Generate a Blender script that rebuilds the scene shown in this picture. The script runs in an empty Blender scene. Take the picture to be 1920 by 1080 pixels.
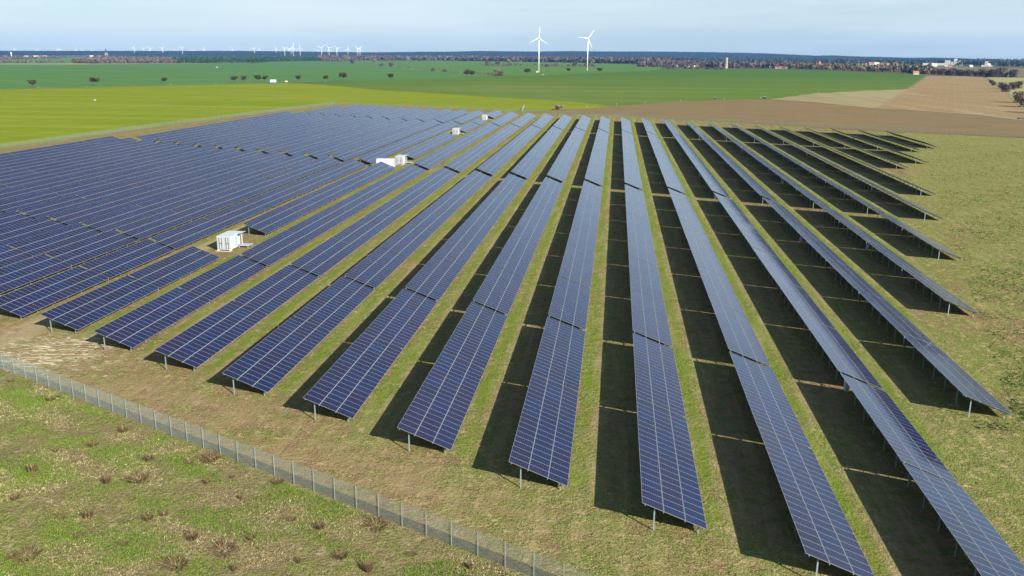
import bpy, math, random
import numpy as np
from mathutils import Vector, Matrix
D = {'F': {'yellow': [(-231.3,269.8),(-219.0,292.6),(-220.1,312.1),(-220.0,331.9),(-219.1,365.1),(-213.2,395.9),(-210.4,446.5),(-209.1,500.0),(-203.3,555.4),(-194.0,592.2),(-188.9,600.1),(-125.8,586.4),(-84.6,552.8),(-56.8,544.6),(-18.9,583.0),(-1.8,614.5),(-27.5,662.5),(-83.2,713.6),(-241.7,864.7),(-371.4,1028.2),(-389.8,1033.6),(-482.8,905.0),(-577.2,783.0),(-614.6,729.4)],'bright': [(-614.6,729.4),(-577.2,783.0),(-482.8,905.0),(-389.8,1033.6),(-381.3,1046.6),(-299.4,1163.5),(-260.4,1272.0),(-207.6,1385.4),(-193.8,1471.1),(-243.8,1594.7),(-296.6,1674.0),(-427.3,1998.9),(-609.4,2431.6),(-894.6,3109.1),(-1144.2,3659.7),(-1394.3,4128.9),(-1498.8,3859.5),(-1346.2,3251.8),(-1394.4,2995.1),(-1428.1,2689.8),(-1528.0,2397.0),(-1689.5,2305.9),(-1779.7,2126.2)],'beyond': [(-1607.5,5143.7),(-928.0,5243.0),(-541.6,4639.0),(-137.8,4086.7),(86.4,3500.6),(144.2,3010.0),(110.9,2307.4),(63.1,2051.6),(-38.3,1767.3),(-123.3,1526.4),(-193.8,1471.1),(-243.8,1594.7),(-296.6,1674.0),(-427.3,1998.9),(-609.4,2431.6),(-894.6,3109.1),(-1144.2,3659.7)],'olive': [(-371.4,1028.2),(-299.4,1163.5),(-260.4,1272.0),(-207.6,1385.4),(-193.8,1471.1),(-123.3,1526.4),(-38.3,1767.3),(63.1,2051.6),(110.9,2307.4),(393.3,2428.0),(580.4,1830.6),(566.7,1733.1),(314.4,1015.7),(289.9,994.2),(186.3,868.1),(124.3,743.0),(84.1,714.3),(47.9,678.3),(20.4,642.9),(-1.8,614.5),(-27.5,662.5),(-83.2,713.6),(-241.7,864.7)],'scrub': [(-56.8,544.6),(-18.9,583.0),(-1.8,614.5),(20.4,642.9),(47.9,678.3),(84.1,714.3),(124.3,743.0),(150.7,699.7),(172.1,620.7),(198.4,596.6),(217.4,561.2),(223.1,517.7),(235.4,496.4),(182.7,382.8),(174.8,403.0),(152.9,415.1),(121.8,426.7),(67.5,470.0),(-7.6,528.5),(-49.4,535.6)],'tan': [(124.3,743.0),(186.3,868.1),(233.9,923.7),(314.4,1015.7),(172.1,620.7),(150.7,699.7)],'plough': [(314.4,1015.7),(566.7,1733.1),(613.0,1726.6),(643.9,1674.3),(491.3,1239.8),(411.6,1016.2),(364.9,873.8),(295.6,702.8),(272.8,631.4),(244.9,538.6),(235.4,496.4),(223.1,517.7),(217.4,561.2),(198.4,596.6),(172.1,620.7)],'pale': [(631.9,1631.4),(697.6,1633.1),(733.7,1589.8),(248.2,470.6),(235.4,496.4),(244.9,538.6),(272.8,631.4),(295.6,702.8),(364.9,873.8),(414.6,1016.9),(494.2,1240.6)],'fallow': [(737.0,3776.9),(1095.8,3590.7),(1313.3,3103.8),(1405.3,2860.2),(792.3,1607.6),(716.4,1677.4),(641.5,1780.2),(583.1,1783.8),(597.9,2612.9),(547.2,3384.6)],'leftfar': [(-2064.7,2467.8),(-1983.1,2707.8),(-1900.1,2982.4),(-2059.2,3253.3),(-2864.1,4686.5),(-4626.8,7575.2),(-4032.2,6205.5),(-3333.4,4827.0),(-2927.4,4000.6),(-2938.4,3515.3)],'leftstrip': [(-1815.5,2169.1),(-1726.0,2355.9),(-1562.0,2450.5),(-1463.4,2756.5),(-1377.9,3328.6),(-1446.1,3493.6),(-1580.7,2977.9),(-1850.1,2903.6),(-1963.6,2681.1),(-2036.7,2434.3)]},'path': [(123.8,740.2),(150.4,698.0),(172.6,622.6),(189.1,609.1),(198.0,595.5),(217.4,561.2),(223.1,517.7),(235.4,496.4)],'path2': [(272.8,631.4),(306.0,728.1),(362.8,873.3),(416.4,1017.3),(515.6,1293.1),(631.9,1631.4)],'W': {'village': ([(-3142.9,3760.5),(-3038.6,4153.0),(-3249.3,4947.9),(-4032.2,6205.5),(-4824.7,7899.6),(-6250.8,10236.6),(-7091.9,8494.8)],1500,13,'b'),'hedgeleft': ([(-2022.5,2661.5),(-1973.3,2694.4),(-1895.1,2746.6),(-1854.6,2835.7),(-1893.7,2895.6),(-2083.7,2742.2)],120,9,'b'),'woodbrown': ([(-1850.1,2903.6),(-1684.9,2766.2),(-1512.6,2959.3),(-2577.0,5046.2),(-3273.4,5380.8),(-2449.2,4006.8)],1300,13,'b'),'pine': ([(-1515.5,2957.4),(-1377.9,3328.6),(-1530.4,3833.8),(-1503.2,4451.8),(-2465.8,7306.2),(-3148.3,6150.7)],2000,17,'g'),'brownband': ([(-1503.2,4451.8),(-1370.5,4870.8),(-887.9,5016.2),(-537.3,4602.4),(-137.8,4086.7),(148.7,3537.4),(258.3,4360.4),(-182.2,5396.7),(-711.1,6090.4),(-1818.1,6463.2),(-2317.4,6866.3)],3000,21,'b'),'bluewood': ([(-3629.4,5953.7),(-1896.1,6892.8),(-726.2,6220.0),(220.4,5259.4),(731.5,4530.1),(1240.8,4067.6),(1500.1,3547.1),(1718.3,3499.9),(3881.3,7919.6),(3070.1,10083.6),(1615.4,10024.1),(-1197.8,10258.5),(-2962.1,10770.4),(-6366.8,10449.5)],5200,20,'d'),'purple': ([(69.2,2791.1),(231.3,2806.4),(289.5,3518.7),(121.0,3626.5)],500,16,'p'),'towerwood': ([(247.6,2669.6),(284.5,2630.6),(415.2,2657.5),(475.4,2579.3),(539.8,2930.3),(278.5,3005.9)],520,14,'p'),'beltmid': ([(463.7,2594.5),(555.0,2424.6),(612.8,2002.6),(617.5,1883.5),(734.4,2242.5),(654.0,2859.6),(521.8,2921.7)],900,13,'m'),'beltright': ([(629.1,1918.9),(650.9,1806.5),(689.1,1709.0),(751.2,1864.1),(684.6,2089.4)],260,8,'b'),'hedge': ([(-1144.2,3659.7),(-894.6,3109.1),(-609.4,2431.6),(-427.3,1998.9),(-296.6,1674.0),(-243.8,1594.7),(-193.8,1471.1),(-196.2,1510.3),(-249.3,1630.7),(-303.6,1713.9),(-438.0,2048.8),(-628.1,2506.0),(-924.7,3213.9),(-1182.0,3781.0)],260,3.0,'b'),'hedgeback': ([(-415.8,2775.2),(-320.0,2741.2),(-187.4,2715.1),(-140.5,2738.7),(-74.7,2694.5),(-77.6,2797.1),(-339.1,2905.3),(-436.6,2914.6)],110,8,'p')},'ft': [(-578.0,832.7),(-555.4,903.3),(-512.1,970.0),(-453.3,1026.8),(-446.7,1039.4),(-435.1,1053.6),(-435.4,1076.1),(-396.1,1087.2),(-367.4,1107.0),(-353.2,1135.4),(-300.4,1176.1),(-232.7,1384.5),(-226.3,1397.1),(-156.8,1579.2),(-96.4,1801.2),(-34.7,1795.9)],'ht': [(-1011.2,3313.4),(-951.4,3175.8),(-762.4,2781.5),(-700.4,2638.7),(-624.1,2447.7),(-393.2,1904.9),(-346.4,1795.0),(-269.8,1623.5),(-199.5,1481.0),(-191.2,1471.9),(-413.6,2865.0),(-381.4,2882.4),(-338.8,2815.8),(-211.7,2716.0),(-127.6,2706.3),(-88.4,2725.8),(-74.2,2732.9),(133.8,2409.0),(149.0,2454.5),(182.5,2469.5),(195.5,2436.1),(212.3,2405.5),(231.1,2358.7),(249.7,2331.4),(262.3,2336.7)],'rt': [(496.0,1264.0),(461.4,1168.4),(425.0,1050.9),(386.1,946.1),(423.1,1018.9),(443.1,1055.4),(305.8,720.2),(283.2,658.5),(257.7,589.1)],'bt': [(616.2,1842.7),(620.4,1819.9),(624.5,1797.6),(628.8,1785.2),(632.8,1763.8),(638.8,1756.9),(641.4,1735.9),(646.1,1716.1),(647.9,1691.7),(642.4,1654.0),(643.8,1635.2),(654.8,1638.6),(664.7,1641.7),(675.4,1633.6)],'T': [(-7047,9916,99.5),(-6835,9941,81.6),(-6778,9947,100.7),(-6547,9974,108.1),(-6523,9977,102.0),(-6335,9999,109.1),(-6267,10007,90.6),(-6154,10020,103.7),(-4691,8359,125.0),(-5522,10040,125.0),(-5072,9369,125.0),(-4613,8764,125.0),(-5274,10121,95.4),(-5187,10131,102.1),(-4124,8213,125.0),(-4993,10154,103.0),(-4950,10159,103.2),(-4837,10172,122.6),(-4504,10210,124.2),(-3724,8970,125.0),(-4188,10247,119.4),(-3565,9165,125.0),(-3002,7923,125.0),(-3845,10286,124.2),(-3282,8840,125.0),(-2574,6980,125.0),(-2634,7306,125.0),(-3508,10325,100.6),(-2377,7088,125.0),(-2365,7243,125.0),(-3352,10343,98.2),(-2470,7786,125.0),(-2710,8903,125.0),(-2265,7733,125.0),(-2365,8145,125.0)],'hp': [(-0.7114,0.7028,45.8),(-0.7088,0.7054,45.9),(-0.7063,0.7079,46.0),(-0.7037,0.7105,46.1),(-0.7011,0.7131,46.2),(-0.6985,0.7156,46.4),(-0.6958,0.7182,46.5),(-0.6931,0.7208,46.6),(-0.6904,0.7234,46.7),(-0.6877,0.726,46.9),(-0.685,0.7286,47.0),(-0.6822,0.7312,47.1),(-0.6794,0.7338,47.3),(-0.6766,0.7364,47.4),(-0.6737,0.739,47.5),(-0.6708,0.7416,47.6),(-0.6679,0.7442,47.8),(-0.665,0.7469,47.9),(-0.662,0.7495,48.0),(-0.659,0.7521,48.2),(-0.656,0.7547,48.3),(-0.653,0.7574,48.4),(-0.6499,0.76,48.6),(-0.6468,0.7626,48.7),(-0.6437,0.7653,48.8),(-0.6405,0.7679,49.0),(-0.6374,0.7706,49.1),(-0.6342,0.7732,49.2),(-0.6309,0.7759,49.4),(-0.6277,0.7785,49.5),(-0.6244,0.7811,49.6),(-0.621,0.7838,49.8),(-0.6177,0.7864,49.9),(-0.6143,0.7891,50.0),(-0.6109,0.7917,50.2),(-0.6075,0.7944,50.3),(-0.604,0.797,50.5),(-0.6005,0.7996,50.6),(-0.597,0.8023,50.7),(-0.5934,0.8049,50.9),(-0.5898,0.8075,51.0),(-0.5862,0.8102,51.3),(-0.5826,0.8128,51.5),(-0.5789,0.8154,51.8),(-0.5752,0.818,52.1),(-0.5714,0.8206,52.3),(-0.5677,0.8233,52.6),(-0.5639,0.8259,52.9),(-0.56,0.8285,53.1),(-0.5562,0.8311,53.4),(-0.5523,0.8336,53.7),(-0.5484,0.8362,53.9),(-0.5444,0.8388,54.2),(-0.5404,0.8414,54.5),(-0.5364,0.8439,54.8),(-0.5324,0.8465,55.0),(-0.5283,0.8491,55.3),(-0.5242,0.8516,55.6),(-0.5201,0.8541,55.8),(-0.5159,0.8566,56.1),(-0.5117,0.8592,56.4),(-0.5075,0.8617,56.7),(-0.5032,0.8642,57.0),(-0.4989,0.8666,57.2),(-0.4946,0.8691,57.5),(-0.4903,0.8716,57.8),(-0.4859,0.874,58.1),(-0.4815,0.8765,58.4),(-0.477,0.8789,58.6),(-0.4725,0.8813,58.9),(-0.468,0.8837,59.2),(-0.4635,0.8861,59.5),(-0.4589,0.8885,59.8),(-0.4543,0.8908,60.1),(-0.4497,0.8932,60.3),(-0.4451,0.8955,60.6),(-0.4404,0.8978,60.9),(-0.4357,0.9001,61.2),(-0.4309,0.9024,61.5),(-0.4261,0.9047,61.8),(-0.4213,0.9069,62.0),(-0.4165,0.9091,62.3),(-0.4116,0.9113,62.6),(-0.4068,0.9135,62.9),(-0.4018,0.9157,63.2),(-0.3969,0.9179,63.5),(-0.3919,0.92,63.8),(-0.3869,0.9221,64.1),(-0.3819,0.9242,64.3),(-0.3768,0.9263,64.0),(-0.3718,0.9283,63.6),(-0.3667,0.9304,63.2),(-0.3615,0.9324,62.8),(-0.3564,0.9343,62.4),(-0.3512,0.9363,62.0),(-0.346,0.9382,61.7),(-0.3407,0.9402,61.3),(-0.3355,0.942,60.9),(-0.3302,0.9439,60.5),(-0.3249,0.9458,60.1),(-0.3196,0.9476,59.7),(-0.3142,0.9494,59.3),(-0.3088,0.9511,58.8),(-0.3034,0.9529,58.4),(-0.298,0.9546,58.0),(-0.2926,0.9562,57.6),(-0.2871,0.9579,57.1),(-0.2816,0.9595,56.7),(-0.2761,0.9611,56.3),(-0.2706,0.9627,55.8),(-0.2651,0.9642,55.4),(-0.2595,0.9657,56.3),(-0.2539,0.9672,57.3),(-0.2483,0.9687,58.2),(-0.2427,0.9701,59.2),(-0.2371,0.9715,60.1),(-0.2314,0.9728,61.1),(-0.2258,0.9742,62.0),(-0.2201,0.9755,63.0),(-0.2144,0.9767,63.9),(-0.2087,0.978,64.9),(-0.203,0.9792,65.7),(-0.1973,0.9803,66.5),(-0.1915,0.9815,67.4),(-0.1858,0.9826,68.2),(-0.18,0.9837,69.0),(-0.1742,0.9847,70.6),(-0.1684,0.9857,72.2),(-0.1626,0.9867,73.8),(-0.1568,0.9876,75.3),(-0.151,0.9885,76.9),(-0.1452,0.9894,76.7),(-0.1394,0.9902,76.5),(-0.1335,0.991,76.3),(-0.1277,0.9918,76.0),(-0.1218,0.9925,75.8),(-0.116,0.9933,75.6),(-0.1101,0.9939,75.1),(-0.1043,0.9945,74.6),(-0.0984,0.9951,74.1),(-0.0926,0.9957,73.6),(-0.0867,0.9962,74.6),(-0.0808,0.9967,75.6),(-0.0749,0.9972,76.7),(-0.0691,0.9976,77.7),(-0.0632,0.998,78.7),(-0.0574,0.9984,79.7),(-0.0515,0.9987,80.7),(-0.0456,0.999,80.4),(-0.0398,0.9992,80.0),(-0.0339,0.9994,79.7),(-0.0281,0.9996,79.3),(-0.0222,0.9998,78.9),(-0.0164,0.9999,78.6),(-0.0106,0.9999,78.7),(-0.0047,1.0,78.9),(0.0011,1.0,79.1),(0.0069,1.0,79.2),(0.0127,0.9999,79.4),(0.0185,0.9998,79.5),(0.0243,0.9997,79.7),(0.0301,0.9995,79.8),(0.0358,0.9994,80.0),(0.0416,0.9991,80.1),(0.0473,0.9989,80.2),(0.053,0.9986,79.7),(0.0587,0.9983,79.1),(0.0644,0.9979,78.5),(0.0701,0.9975,77.9),(0.0758,0.9971,77.3),(0.0815,0.9967,76.7),(0.0871,0.9962,76.1),(0.0927,0.9957,75.6),(0.0983,0.9952,75.0),(0.1039,0.9946,74.2),(0.1095,0.994,73.3),(0.1151,0.9934,72.5),(0.1206,0.9927,71.7),(0.1261,0.992,70.9),(0.1316,0.9913,70.1),(0.1371,0.9906,69.2),(0.1426,0.9898,67.5),(0.148,0.989,65.7),(0.1534,0.9882,64.0),(0.1588,0.9873,62.2),(0.1642,0.9864,59.9),(0.1696,0.9855,57.6),(0.1749,0.9846,55.3),(0.1802,0.9836,53.1),(0.1855,0.9826,50.8),(0.1908,0.9816,48.5),(0.196,0.9806,46.1),(0.2013,0.9795,43.8),(0.2065,0.9785,41.4),(0.2116,0.9773,42.7),(0.2168,0.9762,44.0),(0.2219,0.9751,45.3),(0.227,0.9739,43.1),(0.2321,0.9727,41.0),(0.2371,0.9715,38.9),(0.2422,0.9702,36.8),(0.2472,0.969,34.7),(0.2521,0.9677,32.6),(0.2571,0.9664,32.6),(0.262,0.9651,32.5),(0.2669,0.9637,31.2),(0.2717,0.9624,29.8),(0.2766,0.961,28.4),(0.2814,0.9596,27.0),(0.2862,0.9582,25.7),(0.2909,0.9567,24.3),(0.2957,0.9553,24.7),(0.3004,0.9538,25.1),(0.305,0.9523,25.5),(0.3097,0.9508,25.9),(0.3143,0.9493,26.3),(0.3189,0.9478,25.3),(0.3234,0.9462,24.3),(0.328,0.9447,23.3),(0.3325,0.9431,22.3),(0.3369,0.9415,20.5),(0.3414,0.9399,18.7),(0.3458,0.9383,16.8),(0.3502,0.9367,15.0),(0.3546,0.935,13.9),(0.3589,0.9334,12.8),(0.3632,0.9317,11.6),(0.3675,0.93,10.5),(0.3717,0.9283,9.4),(0.3759,0.9266,8.3),(0.3801,0.9249,7.2),(0.3843,0.9232,6.1),(0.3884,0.9215,5.0),(0.3925,0.9197,4.7),(0.3966,0.918,4.3),(0.4007,0.9162,3.9),(0.4047,0.9145,3.5),(0.4087,0.9127,3.1),(0.4126,0.9109,2.7),(0.4166,0.9091,2.3),(0.4205,0.9073,2.0),(0.4243,0.9055,1.6),(0.4282,0.9037,1.2),(0.432,0.9019,0.9),(0.4358,0.9,0.5),(0.4396,0.8982,0.1),(0.4433,0.8964,-0.2),(0.447,0.8945,-0.6),(0.4507,0.8927,-0.9),(0.4544,0.8908,-1.3),(0.458,0.889,-1.7),(0.4616,0.8871,-2.0),(0.4652,0.8852,-2.3),(0.4687,0.8834,-2.7),(0.4722,0.8815,-3.0),(0.4757,0.8796,-3.4),(0.4792,0.8777,-3.7),(0.4826,0.8758,-4.0),(0.486,0.8739,-4.4),(0.4894,0.8721,-4.7),(0.4928,0.8702,-5.0),(0.4961,0.8683,-5.3),(0.4994,0.8664,-5.7),(0.5027,0.8645,-6.0),(0.506,0.8626,-6.3),(0.5092,0.8607,-6.6),(0.5124,0.8588,-6.9),(0.5156,0.8568,-7.2),(0.5187,0.8549,-7.6),(0.5219,0.853,-7.9),(0.525,0.8511,-8.2),(0.528,0.8492,-8.5),(0.5311,0.8473,-8.8)],'V': [(194.8,2963.2,'w'),(209.0,2970.4,'r'),(222.9,2907.6,'r'),(234.6,2846.6,'w'),(248.2,2853.3,'r'),(263.0,2927.7,'w'),(265.8,2797.9,'r'),(413.6,2656.8,'r'),(422.8,2639.3,'r'),(433.4,2622.7,'w'),(442.0,2595.2,'r'),(448.9,2567.5,'r'),(459.0,2551.9,'r'),(974.1,3709.6,'w'),(997.9,3722.8,'r'),(1024.3,3737.3,'w'),(1029.5,3682.8,'r'),(1055.7,3697.1,'r'),(1078.6,3672.0,'r'),(651.7,2141.8,'w'),(610.2,1972.8,'r'),(584.0,1851.6,'y'),(1132.3,3441.3,'r'),(1116.7,3355.1,'w'),(1135.8,3289.8,'w'),(1150.7,3297.2,'r'),(1147.9,3224.2,'r'),(1202.5,3250.6,'w'),(1339.4,3466.6,'w')],'VL': [(-3276.1,4512.0),(-3209.2,4601.6),(-3320.1,4846.0),(-3306.8,4865.1),(-3291.8,4886.8),(-3644.2,5926.1),(-3616.3,5978.1)],'M': {'truck': (-405.7,1025.1),'trailer': (-396.7,1046.7),'hide': (-843.0,1826.1),'green': (-1773.1,2848.7),'spire': (-4182.2,7015.2),'tower': (298.0,2541.1),'church': (579.3,2688.4),'facA': (1315.4,3800.1),'facB': (1365.9,3827.5),'facC': (1334.8,3464.3),'hall': (1294.7,3866.7),'bush': (-36.2,565.1),'sack': (-377.8,612.2),'sub': (-157.5,1778.7),'bale': (-125.7,1533.8),'car': (-113.9,1571.8),'cabinet': (118.3,734.6),'cabinet2': (78.5,726.9),'timber': (227.3,526.8),'wt': (-3716.7,5188.3),'yellowtree': (565.6,2501.6)},'mk': [(0.4,616.3),(20.5,644.3),(48.0,679.8),(84.3,716.0),(116.1,744.8),(187.8,866.1),(293.1,999.6),(-19.0,586.0),(-441.7,1038.6),(-358.2,1074.9),(-559.8,815.1),(-524.5,838.6),(-474.6,912.2),(-445.4,959.2)],'tt': [(-38.6,64.4),(-44.5,63.4),(-47.0,61.1),(-34.9,64.3),(-33.4,65.1),(-30.2,62.2),(-44.0,69.7),(-40.2,54.5),(-38.2,54.8),(-40.3,49.1),(-39.2,49.2),(-54.8,76.6),(-55.2,75.8),(-37.3,52.2),(-33.5,55.0),(-32.7,55.8),(-26.2,51.8),(-24.4,49.4),(-45.0,66.5),(-47.6,65.1),(-45.4,56.7),(-31.8,61.1),(-16.5,56.3),(-8.8,51.7),(-26.2,61.8),(-23.0,56.3),(-20.5,55.4),(-24.9,53.4),(-28.6,49.5),(-20.5,50.9),(-17.8,51.9),(-33.6,51.6),(-39.9,60.1),(-62.6,80.1),(-37.6,60.8),(-28.1,58.9),(-29.1,52.9),(-13.1,52.8),(-15.5,50.5)],'tw': [(-154.4,1779.8),(-67.0,2035.4)],'cam': {'r': [0.9932397048760709,0.11599095619872443,0.004581128441887857],'u': [-0.034277346980904545,0.2553574729754756,0.9662389065233972],'f': [-0.11090514930176218,0.9598638752842431,-0.2576070433483313],'H': 33.59374457539399,'px': 1639.5113746293057}}
sc = bpy.context.scene
col = sc.collection
rad = math.radians
# ---------------------------------------------------------------- camera
cd = bpy.data.cameras.new('camera'); cam = bpy.data.objects.new('camera', cd); col.objects.link(cam)
c = D['cam']; R_, U_, F_ = Vector(c['r']), Vector(c['u']), Vector(c['f'])
m3 = Matrix((R_, U_, -F_)).transposed()
cam.matrix_world = Matrix.Translation((0, 0, c['H'])) @ m3.to_4x4()
cd.sensor_width = 36; cd.lens = 36*c['px']/1920
cd.clip_start = 0.5; cd.clip_end = 60000
sc.camera = cam
# ---------------------------------------------------------------- sky and sun
to_sun = Vector((3.52, -3.42, 2.435)).normalized()
el = math.asin(to_sun.z); az = math.atan2(to_sun.x, to_sun.y)
w = bpy.data.worlds.new('World'); sc.world = w; w.use_nodes = True
nt = w.node_tree; nt.nodes.clear()
def N(t, kind, **kw):
    n = t.nodes.new(kind)
    for k, v in kw.items(): setattr(n, k, v)
    return n
sky = N(nt, 'ShaderNodeTexSky', sky_type='NISHITA', sun_disc=False)
sky.sun_elevation = el; sky.sun_rotation = az
sky.altitude = 50; sky.air_density = 1.0; sky.dust_density = 0.6; sky.ozone_density = 1.5
tc = N(nt, 'ShaderNodeTexCoord'); mp = N(nt, 'ShaderNodeMapping'); mp.inputs['Scale'].default_value = (1.3, 1.3, 13)
nz = N(nt, 'ShaderNodeTexNoise'); nz.inputs['Scale'].default_value = 1.6; nz.inputs['Detail'].default_value = 6; nz.inputs['Roughness'].default_value = .55
rp = N(nt, 'ShaderNodeValToRGB'); rp.color_ramp.elements[0].position = .40; rp.color_ramp.elements[1].position = .66
rp.color_ramp.elements[0].color = (0, 0, 0, 1); rp.color_ramp.elements[1].color = (.48, .48, .48, 1)
mx = N(nt, 'ShaderNodeMixRGB'); mx.inputs['Color2'].default_value = (6.3, 6.6, 7.1, 1)
mx0 = N(nt, 'ShaderNodeMixRGB'); mx0.inputs['Fac'].default_value = .62; mx0.inputs['Color2'].default_value = (2.9, 4.35, 5.7, 1)
bg = N(nt, 'ShaderNodeBackground'); bg.inputs['Strength'].default_value = .066
wo = N(nt, 'ShaderNodeOutputWorld'); L = nt.links.new
L(tc.outputs['Generated'], mp.inputs['Vector']); L(mp.outputs[0], nz.inputs['Vector']); L(nz.outputs[0], rp.inputs[0])
L(sky.outputs[0], mx0.inputs['Color1']); L(mx0.outputs[0], mx.inputs['Color1'])
L(rp.outputs[0], mx.inputs['Fac'])
# the upper sky is a deeper, darker blue than the pale band above the horizon
sx = N(nt, 'ShaderNodeSeparateXYZ'); L(tc.outputs['Generated'], sx.inputs[0])
zr = N(nt, 'ShaderNodeValToRGB'); ze = zr.color_ramp.elements; ze[0].position = .10; ze[0].color = (1.06, 1.04, 1.02, 1); ze[1].position = .55; ze[1].color = (.40, .46, .56, 1)
L(sx.outputs[2], zr.inputs[0])
ml = N(nt, 'ShaderNodeMixRGB', blend_type='MULTIPLY'); ml.inputs[0].default_value = 1; L(mx.outputs[0], ml.inputs[1]); L(zr.outputs[0], ml.inputs[2])
L(ml.outputs[0], bg.inputs[0]); L(bg.outputs[0], wo.inputs[0])
sd = bpy.data.lights.new('sun', 'SUN'); so = bpy.data.objects.new('sun', sd); col.objects.link(so)
sd.energy = 4.8; sd.angle = rad(.5); sd.color = (1, .95, .87)
so.rotation_euler = (-to_sun).to_track_quat('-Z', 'Y').to_euler(); so.location = (60, -60, 60)
vs = sc.view_settings; vs.view_transform = 'Standard'; vs.look = 'None'; vs.gamma = 1; vs.use_curve_mapping = False; vs.exposure = 1.14
sc.cycles.max_bounces = 6; sc.cycles.diffuse_bounces = 2; sc.cycles.glossy_bounces = 3; sc.cycles.volume_bounces = 0
sc.cycles.transparent_max_bounces = 8

# ---------------------------------------------------------------- materials
def mat(name, rgb, rough=.8, metal=0, spec=.3):
    m = bpy.data.materials.new(name); m.use_nodes = True
    b = m.node_tree.nodes['Principled BSDF']
    b.inputs['Base Color'].default_value = (*rgb, 1); b.inputs['Roughness'].default_value = rough
    b.inputs['Metallic'].default_value = metal; b.inputs['Specular IOR Level'].default_value = spec
    return m
def ramp(t, src, stops):
    r = N(t, 'ShaderNodeValToRGB'); e = r.color_ramp.elements
    e[0].position = stops[0][0]; e[0].color = (*stops[0][1], 1); e[1].position = stops[1][0]; e[1].color = (*stops[1][1], 1)
    for p, cc in stops[2:]:
        x = e.new(p); x.color = (*cc, 1)
    t.links.new(src, r.inputs[0]); return r.outputs[0]
def noise(t, vec, scale, detail=4, rough=.6, dist=0):
    n = N(t, 'ShaderNodeTexNoise'); n.inputs['Scale'].default_value = scale; n.inputs['Detail'].default_value = detail
    n.inputs['Roughness'].default_value = rough; n.inputs['Distortion'].default_value = dist
    t.links.new(vec, n.inputs['Vector']); return n.outputs['Fac']
def mapv(t, vec, sx, sy, sz=1, rz=0, loc=(0, 0, 0)):
    m = N(t, 'ShaderNodeMapping'); m.inputs['Scale'].default_value = (sx, sy, sz); m.inputs['Rotation'].default_value = (0, 0, rz)
    m.inputs['Location'].default_value = loc
    t.links.new(vec, m.inputs['Vector']); return m.outputs[0]
def mixc(t, fac, a, b, mode='MIX'):
    m = N(t, 'ShaderNodeMixRGB', blend_type=mode)
    for i, v in ((0, fac), (1, a), (2, b)):
        if hasattr(v, 'links'): t.links.new(v, m.inputs[i])
        elif isinstance(v, tuple): m.inputs[i].default_value = (*v, 1)
        else: m.inputs[i].default_value = v
    return m.outputs[0]
def mth(t, op, a, b=0, clamp=False):
    m = N(t, 'ShaderNodeMath', operation=op, use_clamp=clamp)
    for i, v in ((0, a), (1, b)):
        if hasattr(v, 'links'): t.links.new(v, m.inputs[i])
        else: m.inputs[i].default_value = v
    return m.outputs[0]
def objvec(t): return N(t, 'ShaderNodeTexCoord').outputs['Object']
BK, WH = (0, 0, 0), (1, 1, 1)
def bump(t, b, h, strength, dist):
    bp = N(t, 'ShaderNodeBump'); bp.inputs['Strength'].default_value = strength; bp.inputs['Distance'].default_value = dist
    t.links.new(h, bp.inputs['Height']); t.links.new(bp.outputs[0], b.inputs['Normal'])

def field_mat(name, c1, c2, c3, sx, sy, rz=0, big=.004, streak=.02, tram=None, far=None, bare=.70):
    m = mat(name, c1, .95, 0, 0); t = m.node_tree; b = t.nodes['Principled BSDF']; v = objvec(t)
    n1 = noise(t, mapv(t, v, big, big), 1, 4, .6, .4)
    n2 = noise(t, mapv(t, v, sx, sy, 1, rz), 1, 5, .62)
    n3 = noise(t, v, .35, 3, .7)
    a = mixc(t, ramp(t, n1, [(.35, BK), (.65, WH)]), c1, c2)
    a = mixc(t, ramp(t, n2, [(.46, BK), (.70, (.7, .7, .7))]), a, c3)
    if far:
        sp0 = N(t, 'ShaderNodeSeparateXYZ'); t.links.new(v, sp0.inputs[0])
        mr = N(t, 'ShaderNodeMapRange'); mr.inputs[1].default_value = far[0]; mr.inputs[2].default_value = far[1]
        t.links.new(mth(t, 'ADD', sp0.outputs[1], mth(t, 'MULTIPLY', n1, 500)), mr.inputs[0]); a = mixc(t, mr.outputs[0], a, far[2])
    a = mixc(t, ramp(t, noise(t, mapv(t, v, .011, .05, 1, .08, (5, 3, 0)), 1, 4, .6), [(bare, BK), (bare+.05, (.8, .8, .8))]), a, (.36, .32, .17))
    a = mixc(t, .35, a, mixc(t, n3, (.5, .5, .5), (1.0, 1.0, 1.0)), 'MULTIPLY')
    a = mixc(t, ramp(t, noise(t, mapv(t, v, .03, .03), 1, 6, .7), [(.3, BK), (.7, (.55, .55, .55))]), a, tuple(.72*x for x in c1))
    if tram:
        sp = N(t, 'ShaderNodeSeparateXYZ'); t.links.new(mapv(t, v, 1, 1, 1, tram[0]), sp.inputs[0])
        fr = mth(t, 'FRACT', mth(t, 'DIVIDE', mth(t, 'ADD', sp.outputs[0], mth(t, 'MULTIPLY', n3, 1.2)), tram[1]))
        ln = mth(t, 'LESS_THAN', fr, .07)
        a = mixc(t, mth(t, 'MULTIPLY', ln, .13), a, tuple(1.3*x+.02 for x in c3))
    t.links.new(a, b.inputs['Base Color']); return m

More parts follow.
